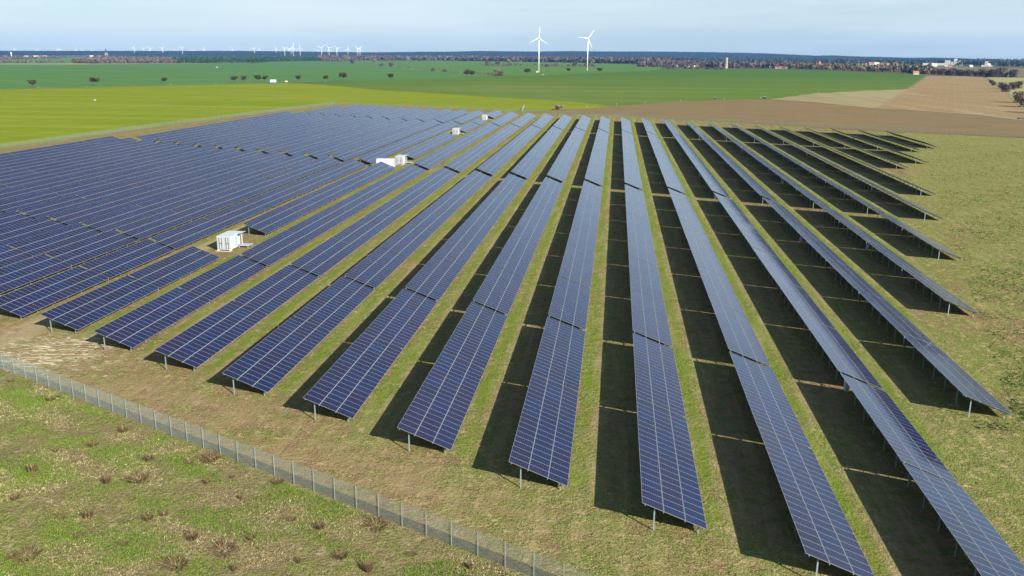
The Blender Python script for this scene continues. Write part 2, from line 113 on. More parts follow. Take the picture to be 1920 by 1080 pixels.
def ground_mat(name, kind):
    m = mat(name, (.1, .1, .05), .95, 0, 0); t = m.node_tree; b = t.nodes['Principled BSDF']; v = objvec(t)
    big = noise(t, mapv(t, v, .045, .03), 1, 3, .6, .5)
    mid = noise(t, v, .42, 5, .68, .4)
    fine = noise(t, v, 3.2, 4, .75)
    vfine = noise(t, v, 9, 3, .8)
    strk = noise(t, mapv(t, v, .9, .06), 1, 4, .65)
    if kind == 'park':
        brown, green, straw, dgreen = (.195, .125, .060), (.110, .165, .022), (.46, .345, .18), (.045, .105, .012)
    else:
        brown, green, straw, dgreen = (.190, .150, .068), (.135, .175, .024), (.36, .29, .155), (.075, .160, .014)
    s1 = mth(t, 'ADD', mth(t, 'MULTIPLY', big, .5), mth(t, 'MULTIPLY', mid, .5))
    if kind != 'park': s1 = mth(t, 'ADD', mth(t, 'MULTIPLY', s1, .7), mth(t, 'MULTIPLY', noise(t, v, .13, 4, .65, .6), .3))
    if kind == 'park': s1 = mth(t, 'ADD', mth(t, 'MULTIPLY', s1, .8), mth(t, 'MULTIPLY', strk, .2))
    # greener towards the open meadow on the right
    sp = N(t, 'ShaderNodeSeparateXYZ'); t.links.new(v, sp.inputs[0])
    if kind == 'park':
        gx = N(t, 'ShaderNodeMapRange'); gx.inputs[1].default_value = -80; gx.inputs[2].default_value = 110; gx.inputs[3].default_value = -.022; gx.inputs[4].default_value = .095
        t.links.new(sp.outputs[0], gx.inputs[0]); s1 = mth(t, 'ADD', s1, gx.outputs[0])
    a = mixc(t, ramp(t, s1, [(.455, BK), (.535, WH)]), brown, green)
    a = mixc(t, ramp(t, noise(t, mapv(t, v, 1, 1, 1, 0, (9, 40, 0)), .17, 5, .7, .8), [(.54, BK), (.66, (.8, .8, .8))]), a, tuple(.62*x for x in brown))
    a = mixc(t, ramp(t, noise(t, mapv(t, v, 1, 1, 1, 0, (70, 4, 0)), .13, 5, .7, .8), [(.55, BK), (.66, (.8, .8, .8))]), a, tuple(1.25*x for x in green))
    a = mixc(t, ramp(t, noise(t, mapv(t, v, 1, 1, 1, 0, (31, 7, 0)), .9, 5, .72), [(.52, BK), (.68, WH)]), a, straw)
    a = mixc(t, ramp(t, noise(t, mapv(t, v, 1, 1, 1, 0, (3, 17, 0)), 1.4, 5, .75), [(.56, BK), (.66, WH)]), a, dgreen)
    a = mixc(t, ramp(t, fine, [(.36, WH), (.5, BK)]), a, tuple(.38*x for x in brown))
    a = mixc(t, ramp(t, vfine, [(.50, BK), (.62, (.8, .8, .8))]), a, tuple(1.2*x for x in straw))
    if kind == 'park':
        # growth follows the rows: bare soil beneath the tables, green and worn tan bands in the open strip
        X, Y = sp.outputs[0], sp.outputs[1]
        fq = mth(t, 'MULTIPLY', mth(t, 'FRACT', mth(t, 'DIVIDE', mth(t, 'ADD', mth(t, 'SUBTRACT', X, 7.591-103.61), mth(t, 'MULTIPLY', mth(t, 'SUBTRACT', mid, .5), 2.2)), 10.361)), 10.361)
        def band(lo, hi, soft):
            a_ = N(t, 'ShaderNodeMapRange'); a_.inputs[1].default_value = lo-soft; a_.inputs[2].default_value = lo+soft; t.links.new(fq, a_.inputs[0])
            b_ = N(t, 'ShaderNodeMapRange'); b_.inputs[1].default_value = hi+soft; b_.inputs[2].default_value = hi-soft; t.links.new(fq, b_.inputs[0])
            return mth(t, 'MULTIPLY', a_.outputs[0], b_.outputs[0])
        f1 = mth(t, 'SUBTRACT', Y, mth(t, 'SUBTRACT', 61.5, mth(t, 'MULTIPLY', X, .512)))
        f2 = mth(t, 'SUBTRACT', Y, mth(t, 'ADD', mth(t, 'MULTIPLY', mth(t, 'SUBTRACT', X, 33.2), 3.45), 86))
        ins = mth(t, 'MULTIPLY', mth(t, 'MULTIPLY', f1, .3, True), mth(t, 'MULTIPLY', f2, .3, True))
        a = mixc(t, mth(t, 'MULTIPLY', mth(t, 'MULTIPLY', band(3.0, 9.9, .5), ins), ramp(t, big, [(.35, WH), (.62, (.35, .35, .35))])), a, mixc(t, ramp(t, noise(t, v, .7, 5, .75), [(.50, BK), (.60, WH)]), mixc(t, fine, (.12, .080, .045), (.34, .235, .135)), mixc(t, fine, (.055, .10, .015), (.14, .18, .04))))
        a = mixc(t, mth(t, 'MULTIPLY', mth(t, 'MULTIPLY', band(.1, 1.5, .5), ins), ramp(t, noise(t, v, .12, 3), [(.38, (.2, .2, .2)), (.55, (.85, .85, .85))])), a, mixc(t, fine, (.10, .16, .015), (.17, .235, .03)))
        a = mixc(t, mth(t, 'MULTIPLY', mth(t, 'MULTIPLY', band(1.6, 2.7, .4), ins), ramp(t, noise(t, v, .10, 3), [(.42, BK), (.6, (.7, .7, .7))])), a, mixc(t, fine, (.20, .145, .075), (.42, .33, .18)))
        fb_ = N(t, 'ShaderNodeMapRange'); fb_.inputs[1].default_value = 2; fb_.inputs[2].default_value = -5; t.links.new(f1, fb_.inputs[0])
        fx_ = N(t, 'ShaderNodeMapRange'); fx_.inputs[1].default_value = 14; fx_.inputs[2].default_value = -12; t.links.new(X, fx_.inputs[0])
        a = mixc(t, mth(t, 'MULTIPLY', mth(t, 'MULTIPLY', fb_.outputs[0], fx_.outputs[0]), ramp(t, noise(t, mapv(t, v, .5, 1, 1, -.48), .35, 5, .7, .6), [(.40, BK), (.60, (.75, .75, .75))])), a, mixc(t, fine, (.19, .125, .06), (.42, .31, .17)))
        # dirt lane beside the white cabins
        wob = mth(t, 'MULTIPLY', mth(t, 'SUBTRACT', noise(t, v, .05, 2), .5), 3)
        dx = mth(t, 'ABSOLUTE', mth(t, 'ADD', mth(t, 'ADD', X, 72.4), wob))
        lane = N(t, 'ShaderNodeMapRange'); lane.inputs[1].default_value = 2.6; lane.inputs[2].default_value = 1.3
        t.links.new(dx, lane.inputs[0])
        yy = N(t, 'ShaderNodeMapRange'); yy.inputs[1].default_value = 84; yy.inputs[2].default_value = 92; t.links.new(Y, yy.inputs[0])
        lm = mth(t, 'MULTIPLY', mth(t, 'MULTIPLY', lane.outputs[0], yy.outputs[0]), ramp(t, mid, [(.3, BK), (.5, WH)]))
        a = mixc(t, mth(t, 'MULTIPLY', lm, .75), a, (.36, .29, .17))
        # cut straw left lying between the fence and the row ends
        st = noise(t, mapv(t, v, .6, 2.2, 1, -.35), 1, 6, .75, 1.2)
        di = N(t, 'ShaderNodeVectorMath', operation='DISTANCE'); di.inputs[1].default_value = (-64, 89, 0); t.links.new(mapv(t, v, 1, 1), di.inputs[0])
        near = N(t, 'ShaderNodeMapRange'); near.inputs[1].default_value = 16; near.inputs[2].default_value = 3; t.links.new(di.outputs['Value'], near.inputs[0])
        thr = mth(t, 'ADD', st, mth(t, 'MULTIPLY', near.outputs[0], .17))
        a = mixc(t, ramp(t, thr, [(.67, BK), (.71, WH)]), a, (.62, .54, .36))
    if kind == 'park': a = mixc(t, mth(t, 'MULTIPLY', ramp(t, strk, [(.50, BK), (.64, WH)]), .22), a, tuple(.95*x for x in straw))
    t.links.new(a, b.inputs['Base Color'])
    bump(t, b, mth(t, 'ADD', fine, mth(t, 'MULTIPLY', mid, 1.5)), .9, .35)
    return m

M = {}
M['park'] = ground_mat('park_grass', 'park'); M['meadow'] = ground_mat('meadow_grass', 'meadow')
M['land'] = field_mat('far_land', (.085, .105, .045), (.12, .10, .06), (.16, .13, .08), .002, .004)
M['yellow'] = field_mat('yellow_green_crop', (.200, .235, .018), (.158, .222, .018), (.28, .285, .06), .003, .055, .05, .006, tram=(.12, 22))
M['bright'] = field_mat('bright_green_crop', (.082, .178, .055), (.098, .195, .055), (.13, .215, .075), .004, .012, .1, tram=(-.77, 44), bare=.9)
M['beyond'] = field_mat('spring_green_crop', (.105, .200, .045), (.085, .175, .045), (.13, .21, .065), .004, .01)
M['olive'] = field_mat('olive_green_crop', (.120, .175, .034), (.095, .160, .030), (.20, .225, .085), .0025, .014, .1, .0028, far=(1150, 1900, (.068, .145, .030)))
M['scrub'] = field_mat('dry_scrub', (.235, .160, .086), (.200, .160, .080), (.135, .130, .048), .05, .09, .4, .012)
M['tan'] = field_mat('pale_stubble', (.30, .26, .135), (.34, .29, .155), (.21, .19, .09), .07, .005, .585, .01, bare=.9)
M['plough'] = field_mat('ploughed_soil', (.30, .205, .112), (.265, .200, .095), (.37, .28, .16), .06, .004, .337, .006, tram=(.337, 6.5))
M['pale'] = field_mat('pale_meadow', (.33, .32, .135), (.30, .30, .13), (.37, .34, .17), .02, .02)
M['fallow'] = field_mat('fallow_land', (.19, .155, .095), (.16, .155, .07), (.23, .19, .12), .003, .01)
M['leftfar'] = field_mat('distant_green_crop', (.10, .20, .06), (.12, .21, .07), (.15, .20, .08), .004, .004)
M['leftstrip'] = field_mat('grass_margin', (.25, .27, .10), (.22, .25, .09), (.30, .28, .14), .004, .02)
M['dirt'] = field_mat('dirt_path', (.34, .29, .18), (.30, .26, .15), (.24, .22, .11), .05, .05)
M['steel'] = mat('galvanised_steel', (.24, .28, .26), .5, .4, .5)
M['post'] = mat('galvanised_post', (.25, .31, .33), .5, .4, .5)
M['alu'] = mat('anodised_frame', (.47, .49, .52), .45, .3, .4)
M['backsheet_shade_rim'] = mat('backsheet_and_shaded_rim', (.14, .145, .155), .6)
M['white'] = mat('white_paint', (.47, .49, .50), .5)
M['offwhite'] = mat('cabinet_grey', (.36, .38, .39), .5)
M['turb'] = mat('turbine_white', (.70, .70, .69), .4)
M['dark'] = mat('dark_metal', (.03, .03, .035), .5)
M['grey'] = mat('grey_louvre', (.34, .40, .41), .5)
M['farwall'] = mat('pale_render', (.5, .48, .44), .8)
M['conc'] = mat('concrete', (.42, .39, .32), .9)
M['brick'] = mat('weathered_brick', (.30, .22, .16), .9)
M['stone'] = mat('pale_stone', (.30, .27, .21), .9)
M['redroof'] = mat('red_tiles', (.24, .085, .055), .8)
M['orange'] = mat('orange_tiles', (.42, .14, .06), .8)
M['bark'] = mat('tree_bark', (.085, .065, .05), .9)
M['glassw'] = mat('window_pane', (.03, .035, .045), .15, 0, .5)
M['bluecab'] = mat('blue_cab_paint', (.04, .08, .20), .4)
M['tyre'] = mat('rubber', (.02, .02, .02), .8)
def vcol_mat(name, rough=.85):
    m = mat(name, (.1, .1, .1), rough, 0, .1); t = m.node_tree
    a = N(t, 'ShaderNodeVertexColor', layer_name='Col'); t.links.new(a.outputs[0], t.nodes['Principled BSDF'].inputs['Base Color']); return m
M['leaf'] = vcol_mat('foliage')
# pv cells: navy silicon under glass; per-module tint from a colour attribute, cell grid from UV
def cell_mat():
    m = mat('solar_cells', (.012, .016, .055), .16, 0, .5); t = m.node_tree; b = t.nodes['Principled BSDF']
    at = N(t, 'ShaderNodeVertexColor', layer_name='Col')
    uv = N(t, 'ShaderNodeUVMap', uv_map='UVMap'); s = N(t, 'ShaderNodeSeparateXYZ'); t.links.new(uv.outputs[0], s.inputs[0])
    fx = mth(t, 'ABSOLUTE', mth(t, 'SUBTRACT', mth(t, 'FRACT', mth(t, 'MULTIPLY', s.outputs[0], 6)), .5))
    fy = mth(t, 'ABSOLUTE', mth(t, 'SUBTRACT', mth(t, 'FRACT', mth(t, 'MULTIPLY', s.outputs[1], 10)), .5))
    ln = mth(t, 'GREATER_THAN', mth(t, 'MAXIMUM', fx, fy), .468)
    oi = N(t, 'ShaderNodeObjectInfo')
    tint = mixc(t, oi.outputs['Random'], (.85, .9, .95), (1.15, 1.1, 1.1))
    base = mixc(t, 1.0, at.outputs[0], tint, 'MULTIPLY')
    t.links.new(mixc(t, ln, base, (.06, .068, .14)), b.inputs['Base Color'])
    v = objvec(t)
    nz_ = noise(t, v, .25, 3)
    rg = N(t, 'ShaderNodeMapRange'); rg.inputs[3].default_value = .05; rg.inputs[4].default_value = .15; t.links.new(nz_, rg.inputs[0])
    t.links.new(rg.outputs[0], b.inputs['Roughness'])
    b.inputs['IOR'].default_value = 1.40
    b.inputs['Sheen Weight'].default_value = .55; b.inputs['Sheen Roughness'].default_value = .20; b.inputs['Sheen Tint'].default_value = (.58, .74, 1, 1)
    return m
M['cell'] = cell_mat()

# ---------------------------------------------------------------- mesh helpers
class MB:
    def __init__(s): s.v = []; s.f = []; s.mi = []; s.c = []; s.uv = {}
    def quad(s, a, b, c_, d, mi=0, colr=None, uv=None):
        i = len(s.v); s.v += [tuple(a), tuple(b), tuple(c_), tuple(d)]; s.f.append((i, i+1, i+2, i+3)); s.mi.append(mi); s.c.append(colr)
        if uv: s.uv[len(s.f)-1] = uv
    def tri(s, a, b, c_, mi=0, colr=None):
        i = len(s.v); s.v += [tuple(a), tuple(b), tuple(c_)]; s.f.append((i, i+1, i+2)); s.mi.append(mi); s.c.append(colr)
    def hexa(s, P, mi=0, colr=None):   # 8 points: bottom 4 ccw, top 4 ccw
        i = len(s.v); s.v += [tuple(p) for p in P]
        for q in ((0, 3, 2, 1), (4, 5, 6, 7), (0, 1, 5, 4), (1, 2, 6, 5), (2, 3, 7, 6), (3, 0, 4, 7)):
            s.f.append(tuple(i+k for k in q)); s.mi.append(mi); s.c.append(colr)
    def box(s, x0, x1, y0, y1, z0, z1, mi=0, colr=None):
        s.hexa([(x0, y0, z0), (x1, y0, z0), (x1, y1, z0), (x0, y1, z0), (x0, y0, z1), (x1, y0, z1), (x1, y1, z1), (x0, y1, z1)], mi, colr)
    def tube(s, a, b, r0, r1, n=6, mi=0, cap=True, colr=None):
        a, b = Vector(a), Vector(b); d = (b-a).normalized(); p = d.orthogonal().normalized(); q = d.cross(p)
        i = len(s.v)
        for (o, r) in ((a, r0), (b, r1)):
            for k in range(n):
                t = 2*math.pi*k/n; s.v.append(tuple(o+(p*math.cos(t)+q*math.sin(t))*r))
        for k in range(n):
            k2 = (k+1) % n; s.f.append((i+k, i+k2, i+n+k2, i+n+k)); s.mi.append(mi); s.c.append(colr)
        if cap:
            s.f.append(tuple(i+n+k for k in range(n))); s.mi.append(mi); s.c.append(colr)
            s.f.append(tuple(i+n-1-k for k in range(n))); s.mi.append(mi); s.c.append(colr)
    def mesh(s, name, mats, smooth=False):
        me = bpy.data.meshes.new(name); me.from_pydata(s.v, [], s.f)
        for m in mats: me.materials.append(m)
        me.polygons.foreach_set('material_index', s.mi)
        if any(x is not None for x in s.c):
            ca = me.color_attributes.new('Col', 'FLOAT_COLOR', 'CORNER'); arr = []
            for f_, cc in zip(s.f, s.c): arr += list((*(cc or (.1, .1, .1)), 1))*len(f_)
            ca.data.foreach_set('color', arr)
        if s.uv:
            ul = me.uv_layers.new(name='UVMap'); arr = []
            for k, f_ in enumerate(s.f):
                u = s.uv.get(k)
                for j in range(len(f_)): arr += list(u[j]) if u else [0., 0.]
            ul.data.foreach_set('uv', arr)
        if smooth: me.polygons.foreach_set('use_smooth', [True]*len(s.f))
        me.update(); return me
def link(name, me, parent=None, loc=None, rz=0):
    o = bpy.data.objects.new(name, me); col.objects.link(o)
    if loc is not None: o.location = loc
    if rz: o.rotation_euler = (0, 0, rz)
    if parent: o.parent = parent
    return o
def tag(o, label=None, cat=None, group=None, kind=None):
    if label: o['label'] = label
    if cat: o['category'] = cat
    if group: o['group'] = group
    if kind: o['kind'] = kind
    return o
def thing(name, loc, label, cat, group=None, rz=0):
    return tag(link(name, None, None, loc, rz), label, cat, group)
def sheet(name, pts, z, m, kind='structure', zb=None):
    me = bpy.data.meshes.new(name); me.from_pydata([(x, y, z) for x, y in pts], [], [tuple(range(len(pts)))]); me.materials.append(m)
    n = me.polygons[0].normal
    me.update()
    if me.polygons[0].normal.z < 0: me.flip_normals()
    return tag(link(name, me), kind=kind)
ORD = ['zeroth', 'first', 'second', 'third', 'fourth', 'fifth', 'sixth', 'seventh', 'eighth', 'ninth', 'tenth', 'eleventh', 'twelfth', 'thirteenth', 'fourteenth', 'fifteenth', 'sixteenth', 'seventeenth', 'eighteenth', 'nineteenth', 'twentieth', 'twenty-first', 'twenty-second', 'twenty-third', 'twenty-fourth', 'twenty-fifth', 'twenty-sixth', 'twenty-seventh', 'twenty-eighth', 'twenty-ninth', 'thirtieth', 'thirty-first', 'thirty-second', 'thirty-third', 'thirty-fourth', 'thirty-fifth', 'thirty-sixth', 'thirty-seventh', 'thirty-eighth', 'thirty-ninth', 'fortieth', 'forty-first', 'forty-second']

# ---------------------------------------------------------------- the setting
def disc(name, rads, z, m):
    mb = MB(); n = 96
    vs_ = [(0, 0, z)]; fs = []
    for ri, r in enumerate(rads):
        for k in range(n): vs_.append((r*math.cos(2*math.pi*k/n), r*math.sin(2*math.pi*k/n), z))
    for k in range(n): fs.append((0, 1+k, 1+(k+1) % n))
    for ri in range(len(rads)-1):
        for k in range(n):
            a = 1+ri*n; fs.append((a+k, a+n+k, a+n+(k+1) % n, a+(k+1) % n))
    me = bpy.data.meshes.new(name); me.from_pydata(vs_, [], fs); me.materials.append(m)
    return tag(link(name, me), kind='structure')
disc('ground', [500, 1500, 4000, 9000, 12000], -.06, M['land'])
FLx = lambda X: 83.0-(X+65.1)*.526          # the line of the front fence
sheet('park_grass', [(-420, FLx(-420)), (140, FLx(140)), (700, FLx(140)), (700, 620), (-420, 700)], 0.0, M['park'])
sheet('meadow', [(-420, FLx(-420)), (-420, -250), (700, -250), (700, FLx(140)), (140, FLx(140))], -.004, M['meadow'])
names = dict(yellow='yellow_green_field', bright='bright_green_field', beyond='green_field', olive='olive_green_field', scrub='dry_scrubland', tan='stubble_field', plough='ploughed_field', pale='pale_meadow', fallow='fallow_field', leftfar='distant_green_field', leftstrip='field_margin')
def rough(pts, step=22, amp=1.6):
    out = []
    for a, b in zip(pts, pts[1:]+pts[:1]):
        L_ = math.hypot(b[0]-a[0], b[1]-a[1]); n = min(80, max(1, int(L_/step)))
        for k in range(n):
            x, y = a[0]+(b[0]-a[0])*k/n, a[1]+(b[1]-a[1])*k/n; am = amp*min(3, max(1, math.hypot(x, y)/500))*(k > 0)
            out.append((x+am*math.sin(x*.131+y*.077), y+am*math.sin(x*.091-y*.123)))
    return out
for i, (k, pts) in enumerate(D['F'].items()):
    sheet(names[k], rough(pts), .03+.012*i, M[k])
def strip(name, pts, wd, z, m):
    mb = MB()
    P = [Vector((x, y, 0)) for x, y in pts]
    for a, b in zip(P[:-1], P[1:]):
        d = (b-a).normalized(); q = Vector((-d.y, d.x, 0))*wd/2
        mb.quad(a-q+Vector((0, 0, z)), b-q+Vector((0, 0, z)), b+q+Vector((0, 0, z)), a+q+Vector((0, 0, z)))
    me = mb.mesh(name, [m])
    return tag(link(name, me), kind='structure')
strip('dirt_path', D['path'], 4.5, .19, M['dirt'])
strip('dirt_path', D['path2'], 3.5, .20, M['dirt'])
M['margin'] = field_mat('dry_margin', (.26, .23, .12), (.20, .20, .08), (.30, .26, .15), .01, .01)
strip('field_margin', [(-1060, 3460), (-774, 2823), (-661, 2592), (-468, 2060), (-352, 1823), (-255, 1638), (-195, 1485)], 9, .21, M['margin'])
strip('field_margin', [(-441, 3010), (-357, 3058), (-137, 2864), (-60, 2990), (150, 2600)], 12, .22, M['margin'])
strip('field_path', [(-584, 800), (-403, 1070), (-372, 1105)], 5, .2, M['dirt'])
# hills: wooded ridge along the horizon
def hills():
    rng = random.Random(5); mb = MB(); hp = D['hp']; prof = [(.78, -3), (.84, .35), (.90, .62), (.95, .84), (1.0, 1.0), (1.03, .9)]
    vs_ = []; fs = []; n = len(prof)
    sub = 4
    pts = []
    for a, b in zip(hp[:-1], hp[1:]):
        for k in range(sub):
            t = k/sub; pts.append(tuple(a[i]*(1-t)+b[i]*t for i in range(3)))
    for (dx, dy, z) in pts:
        for j, (q, h) in enumerate(prof):
            hh = z*h if h > 0 else h
            if h > 0: hh += rng.uniform(-2.2, 2.2)*(.7 if j > 2 else 1.4)
            vs_.append((dx*10800*q, dy*10800*q, hh))
    for i in range(len(pts)-1):
        for j in range(n-1):
            a = i*n+j; fs.append((a, a+n, a+n+1, a+1))
    m = mat('wooded_hills', (.03, .045, .04), .95, 0, .05); t = m.node_tree; v = objvec(t)
    a = mixc(t, ramp(t, noise(t, mapv(t, v, .0012, .003), 1, 6, .7), [(.42, BK), (.62, WH)]), (.010, .022, .020), (.040, .034, .032))
    a = mixc(t, ramp(t, noise(t, v, .006, 4, .7), [(.35, BK), (.6, WH)]), (.008, .014, .014), a)
    t.links.new(a, t.nodes['Principled BSDF'].inputs['Base Color'])
    me = bpy.data.meshes.new('hills'); me.from_pydata(vs_, [], fs); me.materials.append(m)
    tag(link('hills', me), kind='structure')
hills()
# woods far off that read as one mass
PAL = {'b': [(.088, .066, .062), (.105, .080, .072), (.072, .058, .056), (.130, .102, .086), (.066, .060, .050)],
       'g': [(.020, .048, .022), (.028, .060, .028), (.016, .036, .020), (.035, .065, .03)],
       'd': [(.025, .045, .030), (.020, .038, .028), (.07, .055, .05), (.032, .050, .033)],
       'p': [(.088, .066, .068), (.11, .080, .080), (.075, .055, .058), (.10, .08, .07)],
       'm': [(.13, .095, .075), (.10, .085, .06), (.02, .04, .025), (.16, .12, .09), (.15, .12, .05)]}
def inside(p, poly):
    r = False; j = len(poly)-1
    for i in range(len(poly)):
        xi, yi = poly[i]; xj, yj = poly[j]
        if (yi > p[1]) != (yj > p[1]) and p[0] < (xj-xi)*(p[1]-yi)/(yj-yi)+xi: r = not r
        j = i
    return r
def wood(name, poly, n, h, pal, seed, lab, cat):
    rng = random.Random(seed); mb = MB(); xs = [p[0] for p in poly]; ys = [p[1] for p in poly]; k = 0; tries = 0
    pts = []
    # front edge is planted densely
    q = len(poly)
    while len(pts) < n and tries < n*80:
        tries += 1
        if rng.random() < .35:
            i = rng.randrange(q); a, b = poly[i], poly[(i+1) % q]; t = rng.random(); p = (a[0]+(b[0]-a[0])*t+rng.uniform(-8, 8), a[1]+(b[1]-a[1])*t+rng.uniform(-8, 8))
            pts.append(p); continue
        p = (rng.uniform(min(xs), max(xs)), rng.uniform(min(ys), max(ys)))
        if inside(p, poly): pts.append(p)
    con = pal in 'gd'
    for (x, y) in pts:
        hh = h*rng.uniform(.7, 1.12); d = math.hypot(x, y); cw = hh*(.26 if con else .36)*(1.5 if d > 5000 else 1)
        cc = rng.choice(PAL[pal]); nq = 9 if d < 5200 else 6; sz = cw*.62
        for _ in range(nq):
            th = rng.uniform(0, 6.28); u = rng.random()
            zz = hh*(.12+.86*u); rr = cw*(1-.75*u if con else math.sqrt(max(.1, 1-(2*u-1)**2)))*rng.uniform(.3, 1)
            cx_, cy_ = x+rr*math.cos(th), y+rr*math.sin(th); br = rng.uniform(.65, 1.3); c3 = tuple(z*br for z in cc)
            a = Vector((rng.uniform(-1, 1), rng.uniform(-1, 1), rng.uniform(-.5, .5))).normalized()*sz*rng.uniform(.6, 1.1); b = Vector((rng.uniform(-.5, .5), rng.uniform(-.5, .5), 1)).normalized()*sz*rng.uniform(.6, 1.3)
            o = Vector((cx_, cy_, max(zz, sz*.6)))
            mb.tri(o-a-b*.8, o+a-b*.6, o+b*1.1, 0, c3) if rng.random() < .5 else mb.quad(o-a-b*.7, o+a-b*.7, o+a*.7+b, o-a*.6+b*.8, 0, c3)
    me = mb.mesh(name, [M['leaf']])
    tag(link(name, me), lab, cat, kind='stuff')
WL = {'village': ('far brown bare woodland round the village at the left horizon', 'woodland'), 'hedgeleft': ('thin bare hedge line across the pale strip at the far left', 'hedge'),
      'woodbrown': ('brown leafless wood beside the white greenhouse at left', 'woodland'), 'pine': ('dark green pine plantation edge behind the bright green field', 'pine wood'),
      'brownband': ('long band of bare brown poplars behind the two near turbines', 'woodland'), 'bluewood': ('bluish far forest below the hills along the horizon', 'forest'),
      'purple': ('purple brown leafless copse left of the stone tower', 'copse'), 'towerwood': ('low leafless wood at the foot of the stone tower', 'wood'),
      'beltmid': ('mixed bare and evergreen tree belt round the orange roofed church', 'tree belt'), 'beltright': ('bare shrub belt at the top of the ploughed field', 'shrubs'),
      'hedge': ('low scrubby hedge between the two bright green fields', 'hedge'), 'hedgeback': ('low dark shrub strip behind the near wind turbines', 'shrubs')}
for i, (k, (poly, n, h, pal)) in enumerate(D['W'].items()):
    wood({'hedge': 'hedge', 'hedgeleft': 'hedge', 'hedgeback': 'shrub_strip', 'pine': 'pine_wood', 'purple': 'copse'}.get(k, 'woodland'), poly, n, h, pal, i+11, *WL[k])

# ---------------------------------------------------------------- solar rows
P, X9, CX, TL = 10.361, 7.591, 4.705, math.radians(21.31)
W3, H0 = 5.05, .60
NS, SS = math.sin(TL), math.cos(TL)
def tp(s, y, dz=0):      # point on the table plane: s metres up the slope from the low edge
    return (-s*SS-dz*0+(-dz*-NS), y, H0+s*NS+dz*SS)
def module_mesh(nm, seed):
    rng = random.Random(seed); mb = MB(); pm = 1.0; fr = .0125; mlen = 1.655
    base = [(.0045, .0052, .030), (.0035, .0065, .036), (.0075, .0048, .028), (.0045, .004, .022), (.003, .009, .042)]
    run = rng.choice(base)
    for j in range(3):
        s0 = j*(mlen+.0425)+.005; s1 = s0+mlen
        for i in range(nm):
            y0 = i*pm+.004; y1 = y0+.987
            if rng.random() < .35: run = rng.choice(base)
            br = rng.uniform(.85, 1.2); cc = tuple(x*br for x in run)
            z1, z0 = .0, -.04
            def q(sa, ya, sb, yb, z, mi, cl=None, uv=None): mb.quad(tp(sa, ya, z), tp(sa, yb, z), tp(sb, yb, z), tp(sb, ya, z), mi, cl, uv)
            q(s0, y0, s1, y0+fr, z1, 1); q(s0, y1-fr, s1, y1, z1, 1)
            q(s0, y0+fr, s0+fr, y1-fr, z1, 1); q(s1-fr, y0+fr, s1, y1-fr, z1, 1)
            q(s0+fr, y0+fr, s1-fr, y1-fr, z1-.004, 0, cc, [(0, 0), (1, 0), (1, 1), (0, 1)])
            q(s1-.01, y0+.01, s0+.01, y1-.01, z0+.006, 2)
            # rim; end faces coloured dark as painted shade for the table gaps
            for (a, b) in (((s0, y0), (s0, y1)), ((s0, y1), (s1, y1)), ((s1, y1), (s1, y0)), ((s1, y0), (s0, y0))):
                mb.quad(tp(*a, z0), tp(*b, z0), tp(*b, z1), tp(*a, z1), 2 if a[1] == b[1] else 1)
    return mb.mesh('panel_table', [M['cell'], M['alu'], M['backsheet_shade_rim']])
def post_y(nm, k):
    n = max(2, round(nm*.3)); L_ = nm*1.0; return .45+k*(L_/n)
def npost(nm): return max(2, round(nm*.3))
ST, SL = W3*.79, W3*.11          # slope positions of tall and short posts
def add_post(mb, s, y):
    x, _, z = tp(s, 0, -.16); mb.box(x-.05, x+.05, y-.035, y+.035, -.1, z, 0)
def frame_mesh(nm, with_posts, ext):
    mb = MB(); L_ = nm*1.0
    for s in (.25, W3*.335, W3*.667, W3-.25):
        a = tp(s-.03, -.06, -.12); b = tp(s+.03, L_+ext, -.045)
        p = [tp(s-.03, -.06, -.12), tp(s+.03, -.06, -.12), tp(s+.03, L_+ext, -.12), tp(s-.03, L_+ext, -.12), tp(s-.03, -.06, -.043), tp(s+.03, -.06, -.043), tp(s+.03, L_+ext, -.043), tp(s-.03, L_+ext, -.043)]
        mb.hexa(p)
    for k in range(npost(nm)):
        y = post_y(nm, k)
        p = [tp(.1, y-.04, -.24), tp(W3-.15, y-.04, -.24), tp(W3-.15, y+.04, -.24), tp(.1, y+.04, -.24), tp(.1, y-.04, -.122), tp(W3-.15, y-.04, -.122), tp(W3-.15, y+.04, -.122), tp(.1, y+.04, -.122)]
        mb.hexa(p)
        if with_posts: add_post(mb, ST, y); add_post(mb, SL, y)
    return mb.mesh('support_frame', [M['steel']])
_c = {}
def cached(key, fn):
    if key not in _c: _c[key] = fn()
    return _c[key]
def postmesh(s):
    def mk():
        mb = MB(); x, _, z = tp(s, 0, -.243)
        # C-profile post
        mb.box(-.05, .05, -.035, -.027, -.1, z); mb.box(-.05, -.042, -.027, .035, -.1, z); mb.box(.042, .05, -.027, .035, -.1, z); return mb.mesh('post', [M['post']])
    return cached(('post', round(s, 2)), mk)
rs = random.Random(3)
